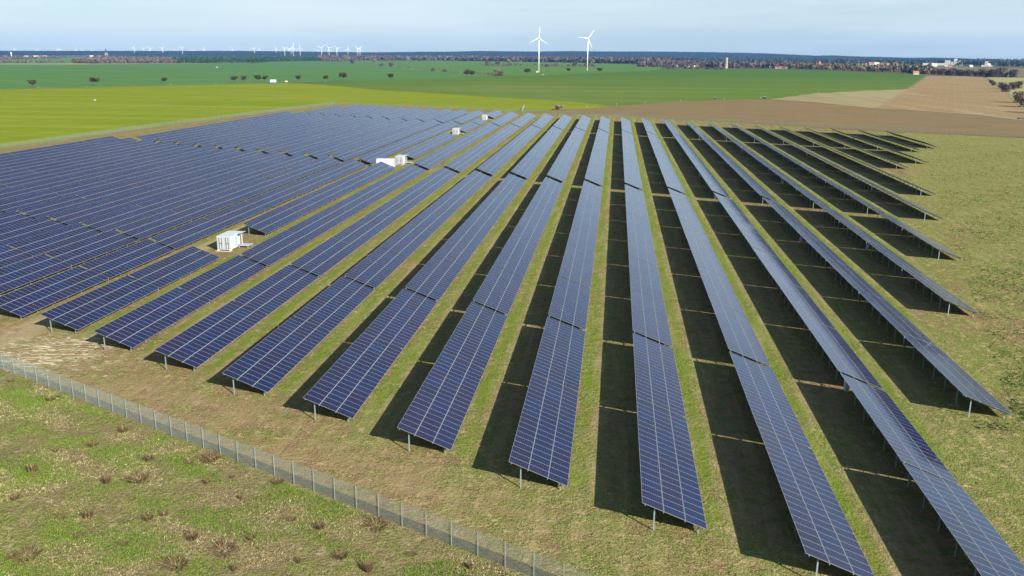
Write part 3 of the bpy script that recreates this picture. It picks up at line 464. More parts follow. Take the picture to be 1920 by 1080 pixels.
def row(r, y0, mods, label, full_posts, biggap=None):
    """one row section: an Empty that parents its tables; each table parents its frame and posts"""
    X = X9+(r-9)*P
    t = thing('solar_panel_row', (X, y0, 0), label, 'solar row', 'rows of tilted solar panels on steel posts')
    y = 0
    for k, nm in enumerate(mods):
        var = rs.randrange(5)
        last = k == len(mods)-1
        gap = .30
        if biggap is not None and k+1 == biggap: gap = .9
        me = cached(('mod', nm, var), lambda: module_mesh(nm, var*7+nm))
        o = link('panel_table', me, t, (0, y, 0))
        o.rotation_euler = (0, rad(rs.uniform(-.35, .35)), 0)
        fp = full_posts and (full_posts == 'all' or k == 0)
        fm = cached(('fr', nm, fp, last, round(gap, 2)), lambda: frame_mesh(nm, not fp, .06 if last else gap-.08))
        link('support_frame', fm, o)
        if fp:
            for i in range(npost(nm)):
                for s in (ST, SL):
                    link('post', postmesh(s), o, (tp(s, 0, -.2)[0], post_y(nm, i), 0))
        y += nm*1.0+gap
    return y
FR = {1: 100.3, 2: 95.9, 3: 90.4, 4: 85., 5: 79.1, 6: 73.8, 7: 68.3, 8: 63., 9: 57.7, 10: 52.3, 11: 46.8, 12: 82.6, 13: 118.1, 14: 152.6}
G1 = lambda r: 220.4+(9-r)*5.42       # far end of the near block
G1b = lambda r: G1(r)+3.9
G2b = lambda r: 389.3+(9-r)*5.42
def left_of_frame(r, y): return (X9+(r-9)*P) < -.80*y-12
for r in range(-10, 15):
    if r == 2:
        row(2, FR[2], [20, 20], 'short two-table solar row in front of the nearest white transformer cabin', 'first')
        row(2, 156.6, [20]*5, 'solar panel row standing between the nearest cabin and the long white container', 'first')
        continue
    n = 8
    if r >= 12: n = {12: 6, 13: 4, 14: 2}[r]
    y0 = FR.get(r, 100.3+(1-r)*5.3)
    bg_ = 2 if r < 12 else None
    if r <= 0:
        while left_of_frame(r, y0+20.9): y0 += 20.25; n -= 1; bg_ = None if n < 7 else bg_
        if n == 7: bg_ = 1
        if n < 7: bg_ = None
        y0 = G1(r)-n*20.25
    if r <= 0: lab = 'solar row leaving the left picture edge, %s one behind the front row' % ORD[1-r]
    elif r == 1: lab = 'front row at the left edge, low corner beside the dirt lane'
    elif r <= 10: lab = 'long solar row facing the front fence, %s from the left of those rows' % ORD[r]
    elif r == 11: lab = 'solar row running out of the bottom right corner of the picture'
    else: lab = 'solar row ending at the open grass on the right, %s of those ends' % ('nearest', 'second nearest', 'third nearest')[r-12]
    row(r, y0, [20]*n, lab, 'all' if r >= 9 else 'first', bg_)
for r in range(-9, 19):
    if r == 2:
        row(2, 282, [20]*4, 'solar panel row between the long white container and the third cabin', None)
        row(2, 384.2, [20, 20], 'pair of solar tables just behind the third white cabin', None)
        continue
    y0 = G1b(r); n = 8
    if r >= 15: y0 += {15: 0, 16: 2, 17: 5, 18: 6}[r]*20.25; n = {15: 8, 16: 6, 17: 3, 18: 2}[r]
    if r < -7: n = 8
    lab = 'solar row between the two cross aisles, %s from the left' % ORD[r+10] if r < 15 else 'nearly edge on solar row starting beyond the first aisle at right, %s' % ('nearest', 'second nearest', 'third nearest', 'fourth nearest')[r-15]
    row(r, y0, [20]*n, lab, 'first' if r in (15, 16) else None)
for r in range(-8, 21):
    if r == 2:
        row(2, 426.4, [20], 'single solar table just in front of the farthest white cabin', None)
        row(2, 474.5, [20, 19], 'short solar row behind the farthest white cabin', None)
        continue
    y0 = G2b(r); mods = [20, 20, 20, 20]
    if r == -8: mods = [20, 20, 20]
    if r >= 9: mods = [20, 20, 20, 18]
    if r >= 12: mods = [20, 20, 20, 14]
    if r == 20: y0 += 20.25; mods = [20, 20, 14]
    row(r, y0, mods, 'solar row beyond the second cross aisle, %s from the left' % ORD[r+9], None)

# inverter boxes hung behind the tall posts
def boxmesh():
    mb = MB(); mb.box(-.16, .16, -.32, .32, .62, 1.5, 0); mb.box(-.20, -.16, -.28, .28, .66, 1.46, 0); mb.box(-.19, .19, -.36, .36, 1.5, 1.54, 0); return mb.mesh('inverter_box', [M['offwhite']])
ibm = boxmesh(); door = MB(); door.box(-.215, -.2, -.26, .26, .68, 1.44, 0); doorm = door.mesh('box_door', [M['white']])
IB = [(11, 86.9, 'nearest'), (12, 163, 'second nearest'), (13, 157.4, 'third nearest, right of the second'), (13, 240.8, 'fourth'), (11, 252.6, 'fifth, by the first cross aisle'),
      (15, 231.5, 'sixth, far right'), (13, 320.5, 'seventh'), (15, 311.9, 'eighth, far right'), (13, 371.5, 'ninth, near the far end'), (18, 375.2, 'tenth, at the far right rows')]
for (r, y, lb) in IB:
    x = X9+(r-9)*P+tp(ST, 0)[0]-.25
    o = link('inverter_box', ibm, None, (x, y, 0)); tag(o, 'pale inverter box under a right hand row, %s' % lb, 'inverter box', 'inverter boxes behind the rows')
    link('box_door', doorm, o)

# ---------------------------------------------------------------- cabins and containers
def cabin(x, y, label, Lc=5.0, full=True):
    t = thing('transformer_cabin', (x, y, 0), label, 'cabin', 'white transformer cabins in the lane'); w_ = 1.25; t.scale = (1, 1, .92)
    mb = MB(); mb.box(-w_, w_, 0, 3.0, .25, 2.75)                # closed half
    mb.box(-w_, w_-.45, 3.0, Lc, .25, 2.75)                      # recessed half
    for s in range(12): yy = .2+s*.5; mb.box(-w_-.03, -w_, yy, yy+.22, .35, 2.65)
    for s in range(5): yy = .25+s*.3; mb.box(w_, w_+.03, yy, yy+.15, .35, 2.65)
    link('body', mb.mesh('body', [M['white']]), t)
    mb = MB(); mb.hexa([(-w_-.06, -.08, 2.75), (w_+.06, -.08, 2.75), (w_+.06, Lc+.05, 2.75), (-w_-.06, Lc+.05, 2.75), (-w_-.06, -.08, 2.84), (w_+.06, -.08, 2.84), (w_+.06, Lc+.05, 2.84), (-w_-.06, Lc+.05, 2.84)])
    link('roof', mb.mesh('roof', [M['white']]), t)
    mb = MB()
    mb.hexa([(w_+.06, 3.0, 2.78), (w_+.8, 3.0, 2.88), (w_+.8, Lc-.1, 2.88), (w_+.06, Lc-.1, 2.78), (w_+.06, 3.0, 2.84), (w_+.8, 3.0, 2.93), (w_+.8, Lc-.1, 2.93), (w_+.06, Lc-.1, 2.84)])
    link('canopy', mb.mesh('canopy', [M['white']]), t)
    for s in (0, 1):
        d = MB(); x0 = -w_+.08+s*1.23; d.box(x0, x0+1.2, -.05, 0, .35, 2.65)
        for b in range(4): xx = x0+.12+b*.28; d.box(xx, xx+.16, -.07, -.05, 1.55, 2.5); d.box(xx, xx+.16, -.07, -.05, .5, 1.4)
        do = link('door', d.mesh('door', [M['offwhite']]), t)
        hb = MB()
        for b in (.35, .8): hb.tube((x0+b, -.10, .4), (x0+b, -.10, 2.6), .045, .045, 5)
        hb.box(x0+.3, x0+.9, -.13, -.09, 1.42, 1.5)
        link('lock_bar', hb.mesh('lock_bar', [M['dark']]), do)
    mb = MB()
    mb.box(w_, w_+.035, 1.75, 2.85, .5, 2.6)
    for k in range(10): mb.box(w_+.035, w_+.06, 1.8, 2.8, .55+k*.2, .66+k*.2)
    link('louvre', mb.mesh('louvre', [M['grey']]), t)
    mb = MB(); mb.box(w_-.45, w_-.40, 3.1, Lc-.1, .35, 2.7); mb.box(w_-.12, w_, Lc-.12, Lc, .25, 2.78)
    link('equipment_door', mb.mesh('equipment_door', [M['white']]), t)
    mb = MB(); mb.box(w_+.1, w_+2.0, 2.9, 4.9, .38, .46); 
    for a in (w_+.2, w_+1.8):
        for b in (3.0, 4.8): mb.box(a-.04, a+.04, b-.04, b+.04, -.02, .38)
    link('platform', mb.mesh('platform', [M['grey']]), t)
    mb = MB()
    for a in (-w_+.15, w_-.15):
        for b in (.2, Lc-.2): mb.box(a-.18, a+.18, b-.25, b+.25, -.05, .25)
    mb.box(-w_-.15, w_+.1, -.5, -.05, -.02, .08)
    link('foundation', mb.mesh('foundation', [M['conc']]), t)
    return t
cabin(-67.6, 143.6, 'nearest white transformer cabin with raised side flap, between front rows in the dirt lane')
cabin(-67.0, 269.8, 'white transformer cabin right behind the long white container')
cabin(-68.8, 378.3, 'third white cabin up the lane, before the second cross aisle')
cabin(-69.3, 467, 'farthest and smallest looking white cabin up the lane')
t = thing('shipping_container', (-66.8, 261.2, 0), 'long white corrugated container standing across the end of a solar row', 'container')
mb = MB(); mb.box(-5.3, 0, 0, 2.44, .15, 2.75)
for s in range(17): xx = -5.2+s*.3; mb.box(xx, xx+.15, -.04, 0, .3, 2.6)
link('body', mb.mesh('body', [M['white']]), t)
mb = MB(); mb.box(0, .05, .1, 1.2, .3, 2.6); mb.box(0, .05, 1.24, 2.34, .3, 2.6); link('door', mb.mesh('door', [M['offwhite']]), t)
mb = MB()
for a in (-5.1, -.2):
    for b in (.2, 2.24): mb.box(a-.2, a+.2, b-.2, b+.2, -.05, .15)
link('foundation', mb.mesh('foundation', [M['conc']]), t)

# ---------------------------------------------------------------- fences
def fence(name, a, b, step, label, h=1.85, wires=True, vstep=.05, r=.0035, cat='fence'):
    a, b = Vector((*a, 0)), Vector((*b, 0)); n = int((b-a).length/step); d = (b-a)/n; ang = math.atan2(d.y, d.x); t = thing(name, a, label, cat, None)
    t.rotation_euler = (0, 0, ang); sl = d.length
    mb = MB(); mb.box(-.022, .022, -.03, .03, -.1, h+.06); pm = mb.mesh('fence_post', [M['post']])
    mb = MB()
    k = vstep
    while k < sl-.02: mb.box(k-r, k+r, -r, r, .03, h); k += vstep
    zz = .05
    while zz < h: mb.box(.03, sl-.03, r, 3*r, zz-r, zz+r); zz += .2
    wm = mb.mesh('mesh_panel', [M['steel']])
    for i in range(n+1):
        link('fence_post', pm, t, (i*sl, 0, 0))
        if i < n: link('mesh_panel', wm, t, (i*sl, .04, 0))
    return t
fence('wire_fence', (-86.2, FLx(-86.2)), (12, FLx(12)), 2.31, 'grey double rod mesh fence crossing the foreground below the row ends', r=.0036)
fence('wire_fence', (-222, 250), (-214.5, 400), 4.6, 'left boundary mesh fence, nearer half, beside the yellow green field', vstep=.10, r=.006)
fence('wire_fence', (-214.5, 400), (-193, 598), 4.6, 'left boundary mesh fence, farther half, beside the yellow green field', vstep=.12, r=.006)
fence('wire_fence', (-193, 598), (-57, 541), 4.6, 'rear boundary mesh fence behind the farthest solar rows', vstep=.12, r=.006)
fence('wire_fence', (-57, 541), (-60.5, 590), 4.6, 'short mesh fence spur leaving the rear boundary beside the dry scrubland', vstep=.12, r=.006)
fence('wire_fence', (-57, 541), (180, 404), 4.6, 'rear right mesh fence between the panel rows and dry scrubland', vstep=.12, r=.006)
fence('wire_fence', (180, 404), (330, 330), 4.6, 'mesh fence continuing to the right edge below dry scrubland', vstep=.12, r=.006)

# ---------------------------------------------------------------- wind turbines
def blade_mesh(L_, cw):
    mb = MB(); st = [(0, .05, .05), (.05, .05, .05), (.18, .105, .035), (.45, .07, .022), (.8, .04, .012), (1.0, .012, .006)]; vs_ = []
    prev = None
    for (u, wd, th) in st:
        wd *= L_*cw; th *= L_*cw; z = u*L_
        ring = [(-wd*.35, -th/2, z), (wd*.65, -th*.2, z), (wd*.65, th*.2, z), (-wd*.35, th/2, z)]
        if prev:
            for k in range(4): mb.quad(prev[k], prev[(k+1) % 4], ring[(k+1) % 4], ring[k])
        prev = ring
    mb.quad(*prev); return mb.mesh('blade', [M['turb']])
def turbine(x, y, hub, bl, rot, label, yaw=0, group=None, cw=1.0, green=False, meshes=None):
    t = thing('wind_turbine', (x, y, 0), label, 'wind turbine', group)
    fa = math.atan2(-y, -x)+math.pi/2+yaw     # rotor faces back towards the park
    t.rotation_euler = (0, 0, fa)
    tm, nm_, bm = meshes
    link('tower', tm, t); link('nacelle', nm_, t, (0, 0, hub))
    for k in range(3):
        b = link('blade', bm, t, (0, -bl*.11, hub)); b.rotation_euler = (0, rad(rot+120*k), 0)
    return t
def turb_meshes(hub, bl, cw, gb):
    mb = MB(); r0 = hub*.030*cw; r1 = hub*.018*cw
    mb.tube((0, 0, hub*.05 if gb else 0), (0, 0, hub), r0*.97, r1, 14, 0)
    if gb: mb.tube((0, 0, -.5), (0, 0, hub*.05), r0*1.02, r0, 14, 1)
    tm = mb.mesh('tower', [M['turb'], M['offwhite']], True)
    mb = MB(); q = bl*.05*cw
    mb.hexa([(-q, -bl*.08, -q), (q, -bl*.08, -q), (q*.7, bl*.16, -q*.8), (-q*.7, bl*.16, -q*.8), (-q, -bl*.08, q), (q, -bl*.08, q), (q*.7, bl*.16, q*.8), (-q*.7, bl*.16, q*.8)])
    mb.tube((0, -bl*.07, 0), (0, -bl*.15, 0), q*1.0, q*.35, 10)
    if gb: mb.box(-q*.95, q*.95, -bl*.06, bl*.05, -q*1.9, -q*1.01, 1)
    nm_ = mb.mesh('nacelle', [M['turb'], M['dark']])
    return tm, nm_, blade_mesh(bl, cw)
big = turb_meshes(66, 22.5, .62, True)
(x1, y1), (x2, y2) = D['tw']
turbine(x1, y1, 66, 24, 4, 'white wind turbine, left of the two large ones', 0, None, 1.0, True, big)
big2 = turb_meshes(70, 23.5, .62, True)
turbine(x2, y2, 70, 24.5, 36, 'white wind turbine, right of the two large ones', .25, None, 1.0, True, big2)
rt_ = random.Random(9); sm = {}
order = sorted(range(len(D['T'])), key=lambda i: D['T'][i][0]/D['T'][i][1])
for rank, i in enumerate(order):
    x, y, tot = D['T'][i]; bl = tot*.33; hub = tot*.655
    ms = turb_meshes(hub, bl, .66, False)
    turbine(x, y, hub, bl, rt_.uniform(0, 120), 'tiny distant wind turbine on the horizon, %s from the left' % ORD[rank+1], rt_.uniform(-.4, .4), 'wind turbines on the horizon', 1.5, False, ms)

# ---------------------------------------------------------------- trees
def tree_meshes(seed, h, cr, pal, ntw=260, low=False, tw=.16, flat=1.0):
    rng = random.Random(seed); tb = MB(); cb = MB(); ends = []
    th = h*(.12 if low else .42)
    for s in range(4 if low else 1):
        bx = rng.uniform(-.4, .4)*cr*.4 if low else 0
        tb.tube((bx, 0, -.2), (bx*1.1, 0, th), .065*h*(.4 if low else 1), .045*h*(.5 if low else 1), 6)
    for k in range(8):
        a = 6.28*k/8+rng.uniform(-.3, .3); rr = cr*rng.uniform(.35, .7); z = th+(h-th)*rng.uniform(.25, .8)*flat
        e = Vector((rr*math.cos(a), rr*math.sin(a), z)); tb.tube((0, 0, th*.85), e, .02*h, .008*h, 4, 0, False)
        for j in range(3):
            e2 = e+Vector((rng.uniform(-1, 1), rng.uniform(-1, 1), rng.uniform(.0, .8)))*cr*.35; tb.tube(e, e2, .008*h, .003*h, 3, 0, False); ends.append(e2)
        ends.append(e)
    for _ in range(ntw):
        e = rng.choice(ends); o = e+Vector((rng.gauss(0, 1), rng.gauss(0, 1), rng.gauss(0, .8)))*cr*.22
        if low and rng.random() < .5: o.z = rng.uniform(.1, h*.8)
        o.z = max(.15 if low else h*.47, min(h, o.z))
        d = (o-Vector((0, 0, th*.8))).normalized()*.6+Vector((rng.uniform(-1, 1), rng.uniform(-1, 1), rng.uniform(-.6, 1)))*.7; d.normalize()
        q = d.orthogonal().normalized(); q = (Matrix.Rotation(rng.uniform(0, 6.28), 3, d) @ q)
        L1 = cr*rng.uniform(.12, .26); w1 = cr*tw*rng.uniform(.25, .8); br = rng.uniform(.6, 1.35); cc = tuple(z_*br for z_ in rng.choice(PAL[pal]))
        cb.quad(o-d*L1-q*w1*.5, o-d*L1*.2-q*w1, o+d*L1, o-d*L1*.1+q*w1, 0, cc)
    return tb.mesh('trunk', [M['bark']]), cb.mesh('crown', [M['leaf']])
def plant(name, ms, x, y, label, cat, group=None, s=1, rz=0):
    t = thing(name, (x, y, 0), label, cat, group); t.rotation_euler = (0, 0, rz); t.scale = (s, s, s)
    link('trunk', ms[0], t); link('crown', ms[1], t); return t
PAL['o'] = [(.060, .050, .022), (.045, .040, .022), (.075, .058, .026), (.040, .038, .024)]
PAL['y'] = [(.30, .26, .05), (.24, .20, .05)]
PAL['l'] = [(.22, .18, .12), (.26, .21, .14), (.18, .14, .10)]
PAL['z'] = [(.11, .085, .075), (.14, .11, .095), (.08, .065, .06)]
fm_ = [tree_meshes(40+i, 7.6, 3.9, 'o', 420, False, .20, .95) for i in range(4)]
for i, (x, y) in enumerate(D['ft']):
    far = i > 12
    d = math.hypot(x, y)
    plant('field_tree', fm_[i % 4], x, y, 'small spreading brown tree on the field edge, %s from the left' % ORD[i+1], 'tree', 'spreading trees along the field edge', (1.0, 1.15, .95, 1.05)[i % 4]*(.92 if i < 9 else 1.15), i*1.3)
hm_ = [tree_meshes(60, 15, 4.8, 'l', 420, False, .14), tree_meshes(61, 10, 5.4, 'z', 420, True, .2), tree_meshes(62, 4.6, 5.2, 'z', 380, True, .2)]
hk = [0, 1, 0, 2, 1, 2, 2, 1, 0, 1, 1, 1, 0, 2, 1, 1, 0, 2, 2, 2, 2, 2, 2, 2, 2]
for i, (x, y) in enumerate(D['ht']):
    d = math.hypot(x, y); s = min(2.6, max(.9, d/1900))
    hedge_nm = ('tall pale bare tree', 'rounded dark bare tree', 'low dark bare bush')[hk[i % 25]]
    plant('hedge_tree', hm_[hk[i % 25]], x, y, '%s beyond the green fields, %s from the left along the hedges' % (hedge_nm, ORD[i+1]), 'tree', 'trees and bushes along the far hedges', s*(.8 if i > 16 else 1), i)
rm_ = [tree_meshes(80+i, 9.0, 5.0, 'z', 900, True, .13) for i in range(3)]+[tree_meshes(90, 11, 6, 'l', 900, True, .12)]
rl = ['small grey leafless bush at the head of the ploughed field row', 'pale low bush next in the row beside the ploughed field', 'rounded grey leafless tree above the track bend', 'dense grey leafless tree leaning out over the ploughed field', 'leafless tree just right of the dense grey one', 'broad grey leafless tree in the pale meadow at the right edge', 'tall pale twiggy tree on the right picture edge', 'greenish twiggy tree below the tall pale one at the right edge', 'nearest leafless tree cut by the right picture edge']
sc_ = [.5, .5, .75, .9, .85, .9, .85, .75, .75]
for i, (x, y) in enumerate(D['rt']):
    plant('roadside_tree', rm_[3 if i in (6, 7) else i % 3], x, y, rl[i], 'tree', 'leafless trees beside the ploughed field', sc_[i], i*.7)
for i, (x, y) in enumerate(D['bt']):
    plant('shrub', rm_[i % 3], x, y, 'leafless shrub above the ploughed field, %s from the left' % ORD[i+1], 'shrub', 'shrub line above the ploughed field', (1.0, 1.2, .9, 1.35, 1.1)[i % 5]*(1.5 if i in (10, 11) else 1.1), i)
x, y = D['M']['yellowtree']; plant('willow_tree', tree_meshes(95, 9, 6, 'y', 500, True, .2), x, y, 'yellow budding tree just right of the orange church roof', 'tree', None, 1.3)
x, y = D['M']['bush']; plant('round_bush', tree_meshes(96, 2.3, 2.4, 'l', 500, True, .14), x, y, 'brown bush behind the rear fence at the yellow field corner', 'bush', None, 1.2)

# dry weeds in the foreground meadow
def tuft_mesh(seed, h, rr, pal, n=190):
    rng = random.Random(seed); mb = MB()
    for _ in range(n):
        a = rng.uniform(0, 6.28); q = rr*math.sqrt(rng.random())*.55; b = Vector((q*math.cos(a), q*math.sin(a), -.03)); ln = h*rng.uniform(.45, 1)
        tip = b+Vector((math.cos(a)*rr*rng.uniform(.1, .8)+rng.uniform(-.1, .1), math.sin(a)*rr*rng.uniform(.1, .8), ln)); wv = Vector((-math.sin(a+rng.uniform(-1, 1)), math.cos(a), 0)).normalized()*rng.uniform(.012, .026)
        br = rng.uniform(.6, 1.4); cc = tuple(z*br for z in rng.choice(pal)); mid = (b+tip)/2+Vector((0, 0, ln*.1))
        mb.quad(b-wv, b+wv, mid+wv*.8, mid-wv*.8, 0, cc); mb.tri(mid-wv*.8, mid+wv*.8, tip, 0, cc)
    return mb.mesh('stems', [M['leaf']])
dry = [(.16, .10, .055), (.12, .075, .042), (.24, .165, .09), (.11, .085, .04)]
tm_ = [tuft_mesh(i, (.75, .55, .95)[i], (.9, 1.1, .7)[i], dry) for i in range(3)]
for i, (x, y) in enumerate(D['tt']):
    o = link('dry_weed_clump', tm_[i % 3], None, (x, y, 0), i*1.1); s = (.7, .45, .95, .5, .8, .4)[i*5 % 6]; o.scale = (s*(1+.3*math.sin(i*2.1)), s, s*(.8+.25*math.cos(i*3.3)))
    px = 'left' if x/y < -.62 else 'middle'
    tag(o, 'brown dry weed clump in the foreground meadow, %s from the left' % (ORD[1+sorted(range(len(D['tt'])), key=lambda k: D['tt'][k][0]/D['tt'][k][1]).index(i)]), 'weed clump', 'dry weed clumps in the meadow')
# grass and small weeds: one uncountable cover
def grass(name, n, region, cols, hmin, hmax, seed, lab, wd=.02):
    rng = random.Random(seed); mb = MB(); k = 0
    while k < n:
        x, y = region(rng)
        if x is None: continue
        k += 1
        cc = rng.choice(cols); clump = rng.randint(3, 6); base = rng.uniform(hmin, hmax)
        for _ in range(clump):
            a = rng.uniform(0, 6.28); q = rng.uniform(0, base*.8); h = base*rng.uniform(.6, 1.2); b = Vector((x+q*math.cos(a), y+q*math.sin(a), -.02)); a2 = rng.uniform(0, 6.28)
            wv = Vector((math.cos(a2), math.sin(a2), 0))*wd*rng.uniform(.7, 2.2); br = rng.uniform(.7, 1.3)
            mb.tri(b-wv, b+wv, b+Vector((math.cos(a)*h*.7, math.sin(a)*h*.7, h)), 0, tuple(z*br for z in cc))
    tag(link(name, mb.mesh(name, [M['leaf']])), lab, 'grass', kind='stuff')
def reg_meadow(rng):
    y = rng.uniform(40, 92); x = rng.uniform(-86, 12)
    if y > FLx(x)-.4 or x < -.86*y-2 or (x > .3 and y < 48): return None, None
    return x, y
def clumpy(x, y): return math.sin(x*.9+math.sin(y*.7)*1.7)+math.sin(y*1.1+x*.33)+math.sin(x*.23-y*.31)*1.2
def reg_m_green(rng):
    x, y = reg_meadow(rng)
    if x is None or clumpy(x, y)+rng.gauss(0, .55) < .5: return None, None
    return x, y
def reg_m_straw(rng):
    x, y = reg_meadow(rng)
    if x is None or clumpy(x+40, y-9)+rng.gauss(0, .55) < .5: return None, None
    return x, y
grass('meadow_grass', 26000, reg_m_green, [(.115, .185, .022), (.085, .155, .018), (.14, .19, .03)], .06, .16, 1, 'short green grass tufts of the foreground meadow outside the fence')
grass('dead_grass', 15000, reg_m_straw, [(.36, .32, .17), (.30, .25, .13), (.24, .18, .10), (.19, .14, .08)], .05, .15, 2, 'pale dead grass lying over the foreground meadow')
def reg_right(rng):
    y = 50*math.exp(rng.uniform(0, 2.0)); x = rng.uniform(.15*y, .66*y)
    if x < 40 and y < 80: return None, None
    if X9+(11.6-9)*P > x: return None, None
    e = {0: 82, 1: 118, 2: 152, 3: 191}
    k = (x-X9)/P+9
    if y > (82 + max(0, k-12)*36) and k < 19: return None, None
    return (x, y) if clumpy(x*.6, y*.6)+rng.gauss(0, 1.2) > .2 else (None, None)
grass('weeds', 22000, reg_right, [(.035, .085, .018), (.05, .105, .02), (.06, .09, .03)], .08, .20, 3, 'dark green low weeds scattered over the open grass at right', .035)
def reg_strip(rng):
    y = rng.uniform(52, 130); x = rng.uniform(-70, 36)
    if x/y < -.68 or y < FLx(x)+.5: return None, None
    return (x, y) if clumpy(x*.8+11, y*.8)+rng.gauss(0, 1) > .6 else (None, None)
grass('park_weeds', 16000, reg_strip, [(.075, .13, .02), (.06, .11, .018), (.30, .24, .13), (.20, .15, .08)], .05, .14, 4, 'thin mixed green and dry grass between the fence and the rows', .022)

# ---------------------------------------------------------------- buildings and small things far off
def house(x, y, L_, Wd, hw, hr, rz, wallm, roofm, label, group='houses of the far villages'):
    t = thing('house', (x, y, 0), label, 'house', group, rz)
    mb = MB(); mb.box(-L_/2, L_/2, -Wd/2, Wd/2, -.3, hw)
    for s in (-1, 1): mb.tri((s*L_/2, -Wd/2, hw), (s*L_/2, Wd/2, hw), (s*L_/2, 0, hw+hr))
    link('wall', mb.mesh('wall', [wallm]), t)
    mb = MB(); e = .4
    mb.hexa([(-L_/2-e, -Wd/2-e, hw-.2), (L_/2+e, -Wd/2-e, hw-.2), (L_/2+e, 0, hw+hr+.05), (-L_/2-e, 0, hw+hr+.05), (-L_/2-e, -Wd/2-e, hw+.05), (L_/2+e, -Wd/2-e, hw+.05), (L_/2+e, 0, hw+hr+.3), (-L_/2-e, 0, hw+hr+.3)])
    mb.hexa([(-L_/2-e, 0, hw+hr+.05), (L_/2+e, 0, hw+hr+.05), (L_/2+e, Wd/2+e, hw-.2), (-L_/2-e, Wd/2+e, hw-.2), (-L_/2-e, 0, hw+hr+.3), (L_/2+e, 0, hw+hr+.3), (L_/2+e, Wd/2+e, hw+.05), (-L_/2-e, Wd/2+e, hw+.05)])
    link('roof', mb.mesh('roof', [roofm]), t)
    mb = MB()
    for k in range(3): xx = -L_/3+k*L_/3; mb.box(xx-.7, xx+.7, -Wd/2-.04, -Wd/2, 1.2, 2.6)
    link('window', mb.mesh('window', [M['glassw']]), t)
vr = random.Random(21); ordr = sorted(range(len(D['V'])), key=lambda i: D['V'][i][0]/D['V'][i][1])
for rank, i in enumerate(ordr):
    x, y, cc = D['V'][i]; b = vr.uniform(.8, 1.25)*(1.15 if y > 3300 else .7)*(.8 if cc == 'y' else 1)
    house(x, y, 15*b, 9*b, 4.5*b, 4.5*b, vr.uniform(-.5, .5)+(math.pi/2 if vr.random() < .3 else 0), M['farwall'] if cc != 'r' else M['stone'], {'w': M['conc'], 'r': M['redroof'], 'y': M['orange']}[cc],
          'far village house %s, %s from the left' % ({'w': 'with pale roof and white wall', 'r': 'with red roof', 'y': 'with white gable and orange roof'}[cc], ORD[rank+1]))
for i, (x, y) in enumerate(D['VL']):
    house(x, y, 24, 12, 11, 6, vr.uniform(-.3, .3), M['stone'], M['conc'] if i % 3 else M['redroof'], 'pale house in the far left woodland, %s from the left' % ORD[i+1])
def block(name, x, y, rz, boxes, m, label, cat, win=True, group=None):
    t = thing(name, (x, y, 0), label, cat, group, rz); mb = MB()
    for b in boxes: mb.box(*b)
    link('wall', mb.mesh('wall', [m]), t)
    if win:
        mb = MB(); b = boxes[0]; zz = b[4]+4
        while zz < b[5]-3:
            xx = b[0]+3
            while xx < b[1]-3: mb.box(xx, xx+2, b[2]-.1, b[2], zz, zz+2); xx += 5
            zz += 5
        link('window', mb.mesh('window', [M['glassw']]), t)
    return t
Mx = D['M']
block('factory_building', *Mx['facA'], -.35, [(-10, 10, -8, 8, 0, 20)], M['farwall'], 'white block building left of the tallest factory block', 'factory')
block('factory_building', *Mx['facB'], -.35, [(-16, 16, -9, 9, 0, 20), (-16, -4, -8.9, 8.9, 20, 27), (-26, -16.1, -8, 8, 0, 15)], M['farwall'], 'tallest stepped white factory block on the right horizon', 'factory')
block('factory_building', *Mx['facC'], -.35, [(-5, 5, -5, 5, 0, 19), (-16, -5.1, -6, 6, 0, 6), (5.1, 20, -6, 6, 0, 5)], M['farwall'], 'lone white tower block with low annexes, right of the factory', 'factory')
block('warehouse', *Mx['hall'], -.35, [(-50, 50, -12, 12, 0, 9)], M['farwall'], 'long low white hall left of the factory blocks', 'warehouse', False)
t = thing('stone_tower', (*Mx['tower'], 0), 'tall weathered round stone tower rising out of leafless trees', 'tower'); mb = MB(); mb.tube((0, 0, -1), (0, 0, 26), 4.6, 3.9, 18); mb.tube((0, 0, 26), (0, 0, 28), 4.3, 4.3, 18)
link('wall', mb.mesh('wall', [M['stone']], False), t); mb = MB(); mb.tube((0, 0, 28.05), (0, 0, 29), 4.2, 2.6, 18); link('roof', mb.mesh('roof', [M['brick']]), t)
mb = MB(); mb.box(-.6, .6, -4.55, -4.3, 12, 14.5); mb.box(-.6, .6, -4.5, -4.2, 20, 22); link('window', mb.mesh('window', [M['glassw']]), t)
t = thing('church', (*Mx['church'], 0), 'village church with steep orange tower roof above bare trees', 'church'); mb = MB(); mb.box(-3.5, 3.5, -3.5, 3.5, 0, 13.5); mb.box(3.5, 18, -4.5, 4.5, 0, 7)
link('wall', mb.mesh('wall', [M['stone']]), t); mb = MB()
for s in range(4):
    a = [(-4, -4), (4, -4), (4, 4), (-4, 4)]; p, q = a[s], a[(s+1) % 4]; mb.tri((*p, 13.4), (*q, 13.4), (0, 0, 22))
mb.hexa([(3.6, -5, 6.8), (18.5, -5, 6.8), (18.5, 0, 11), (3.6, 0, 11), (3.6, -5, 7), (18.5, -5, 7), (18.5, 0, 11.3), (3.6, 0, 11.3)]); mb.hexa([(3.6, 0, 11), (18.5, 0, 11), (18.5, 5, 6.8), (3.6, 5, 6.8), (3.6, 0, 11.3), (18.5, 0, 11.3), (18.5, 5, 7), (3.6, 5, 7)])
link('roof', mb.mesh('roof', [M['orange']]), t)
t = thing('church', (*Mx['spire'], 0), 'dark pointed church spire breaking the horizon at left', 'church'); mb = MB(); mb.box(-9, 9, -9, 9, 0, 34); link('wall', mb.mesh('wall', [M['brick']]), t); mb = MB(); mb.tube((0, 0, 34), (0, 0, 72), 11, .4, 8); link('spire', mb.mesh('spire', [M['dark']]), t)
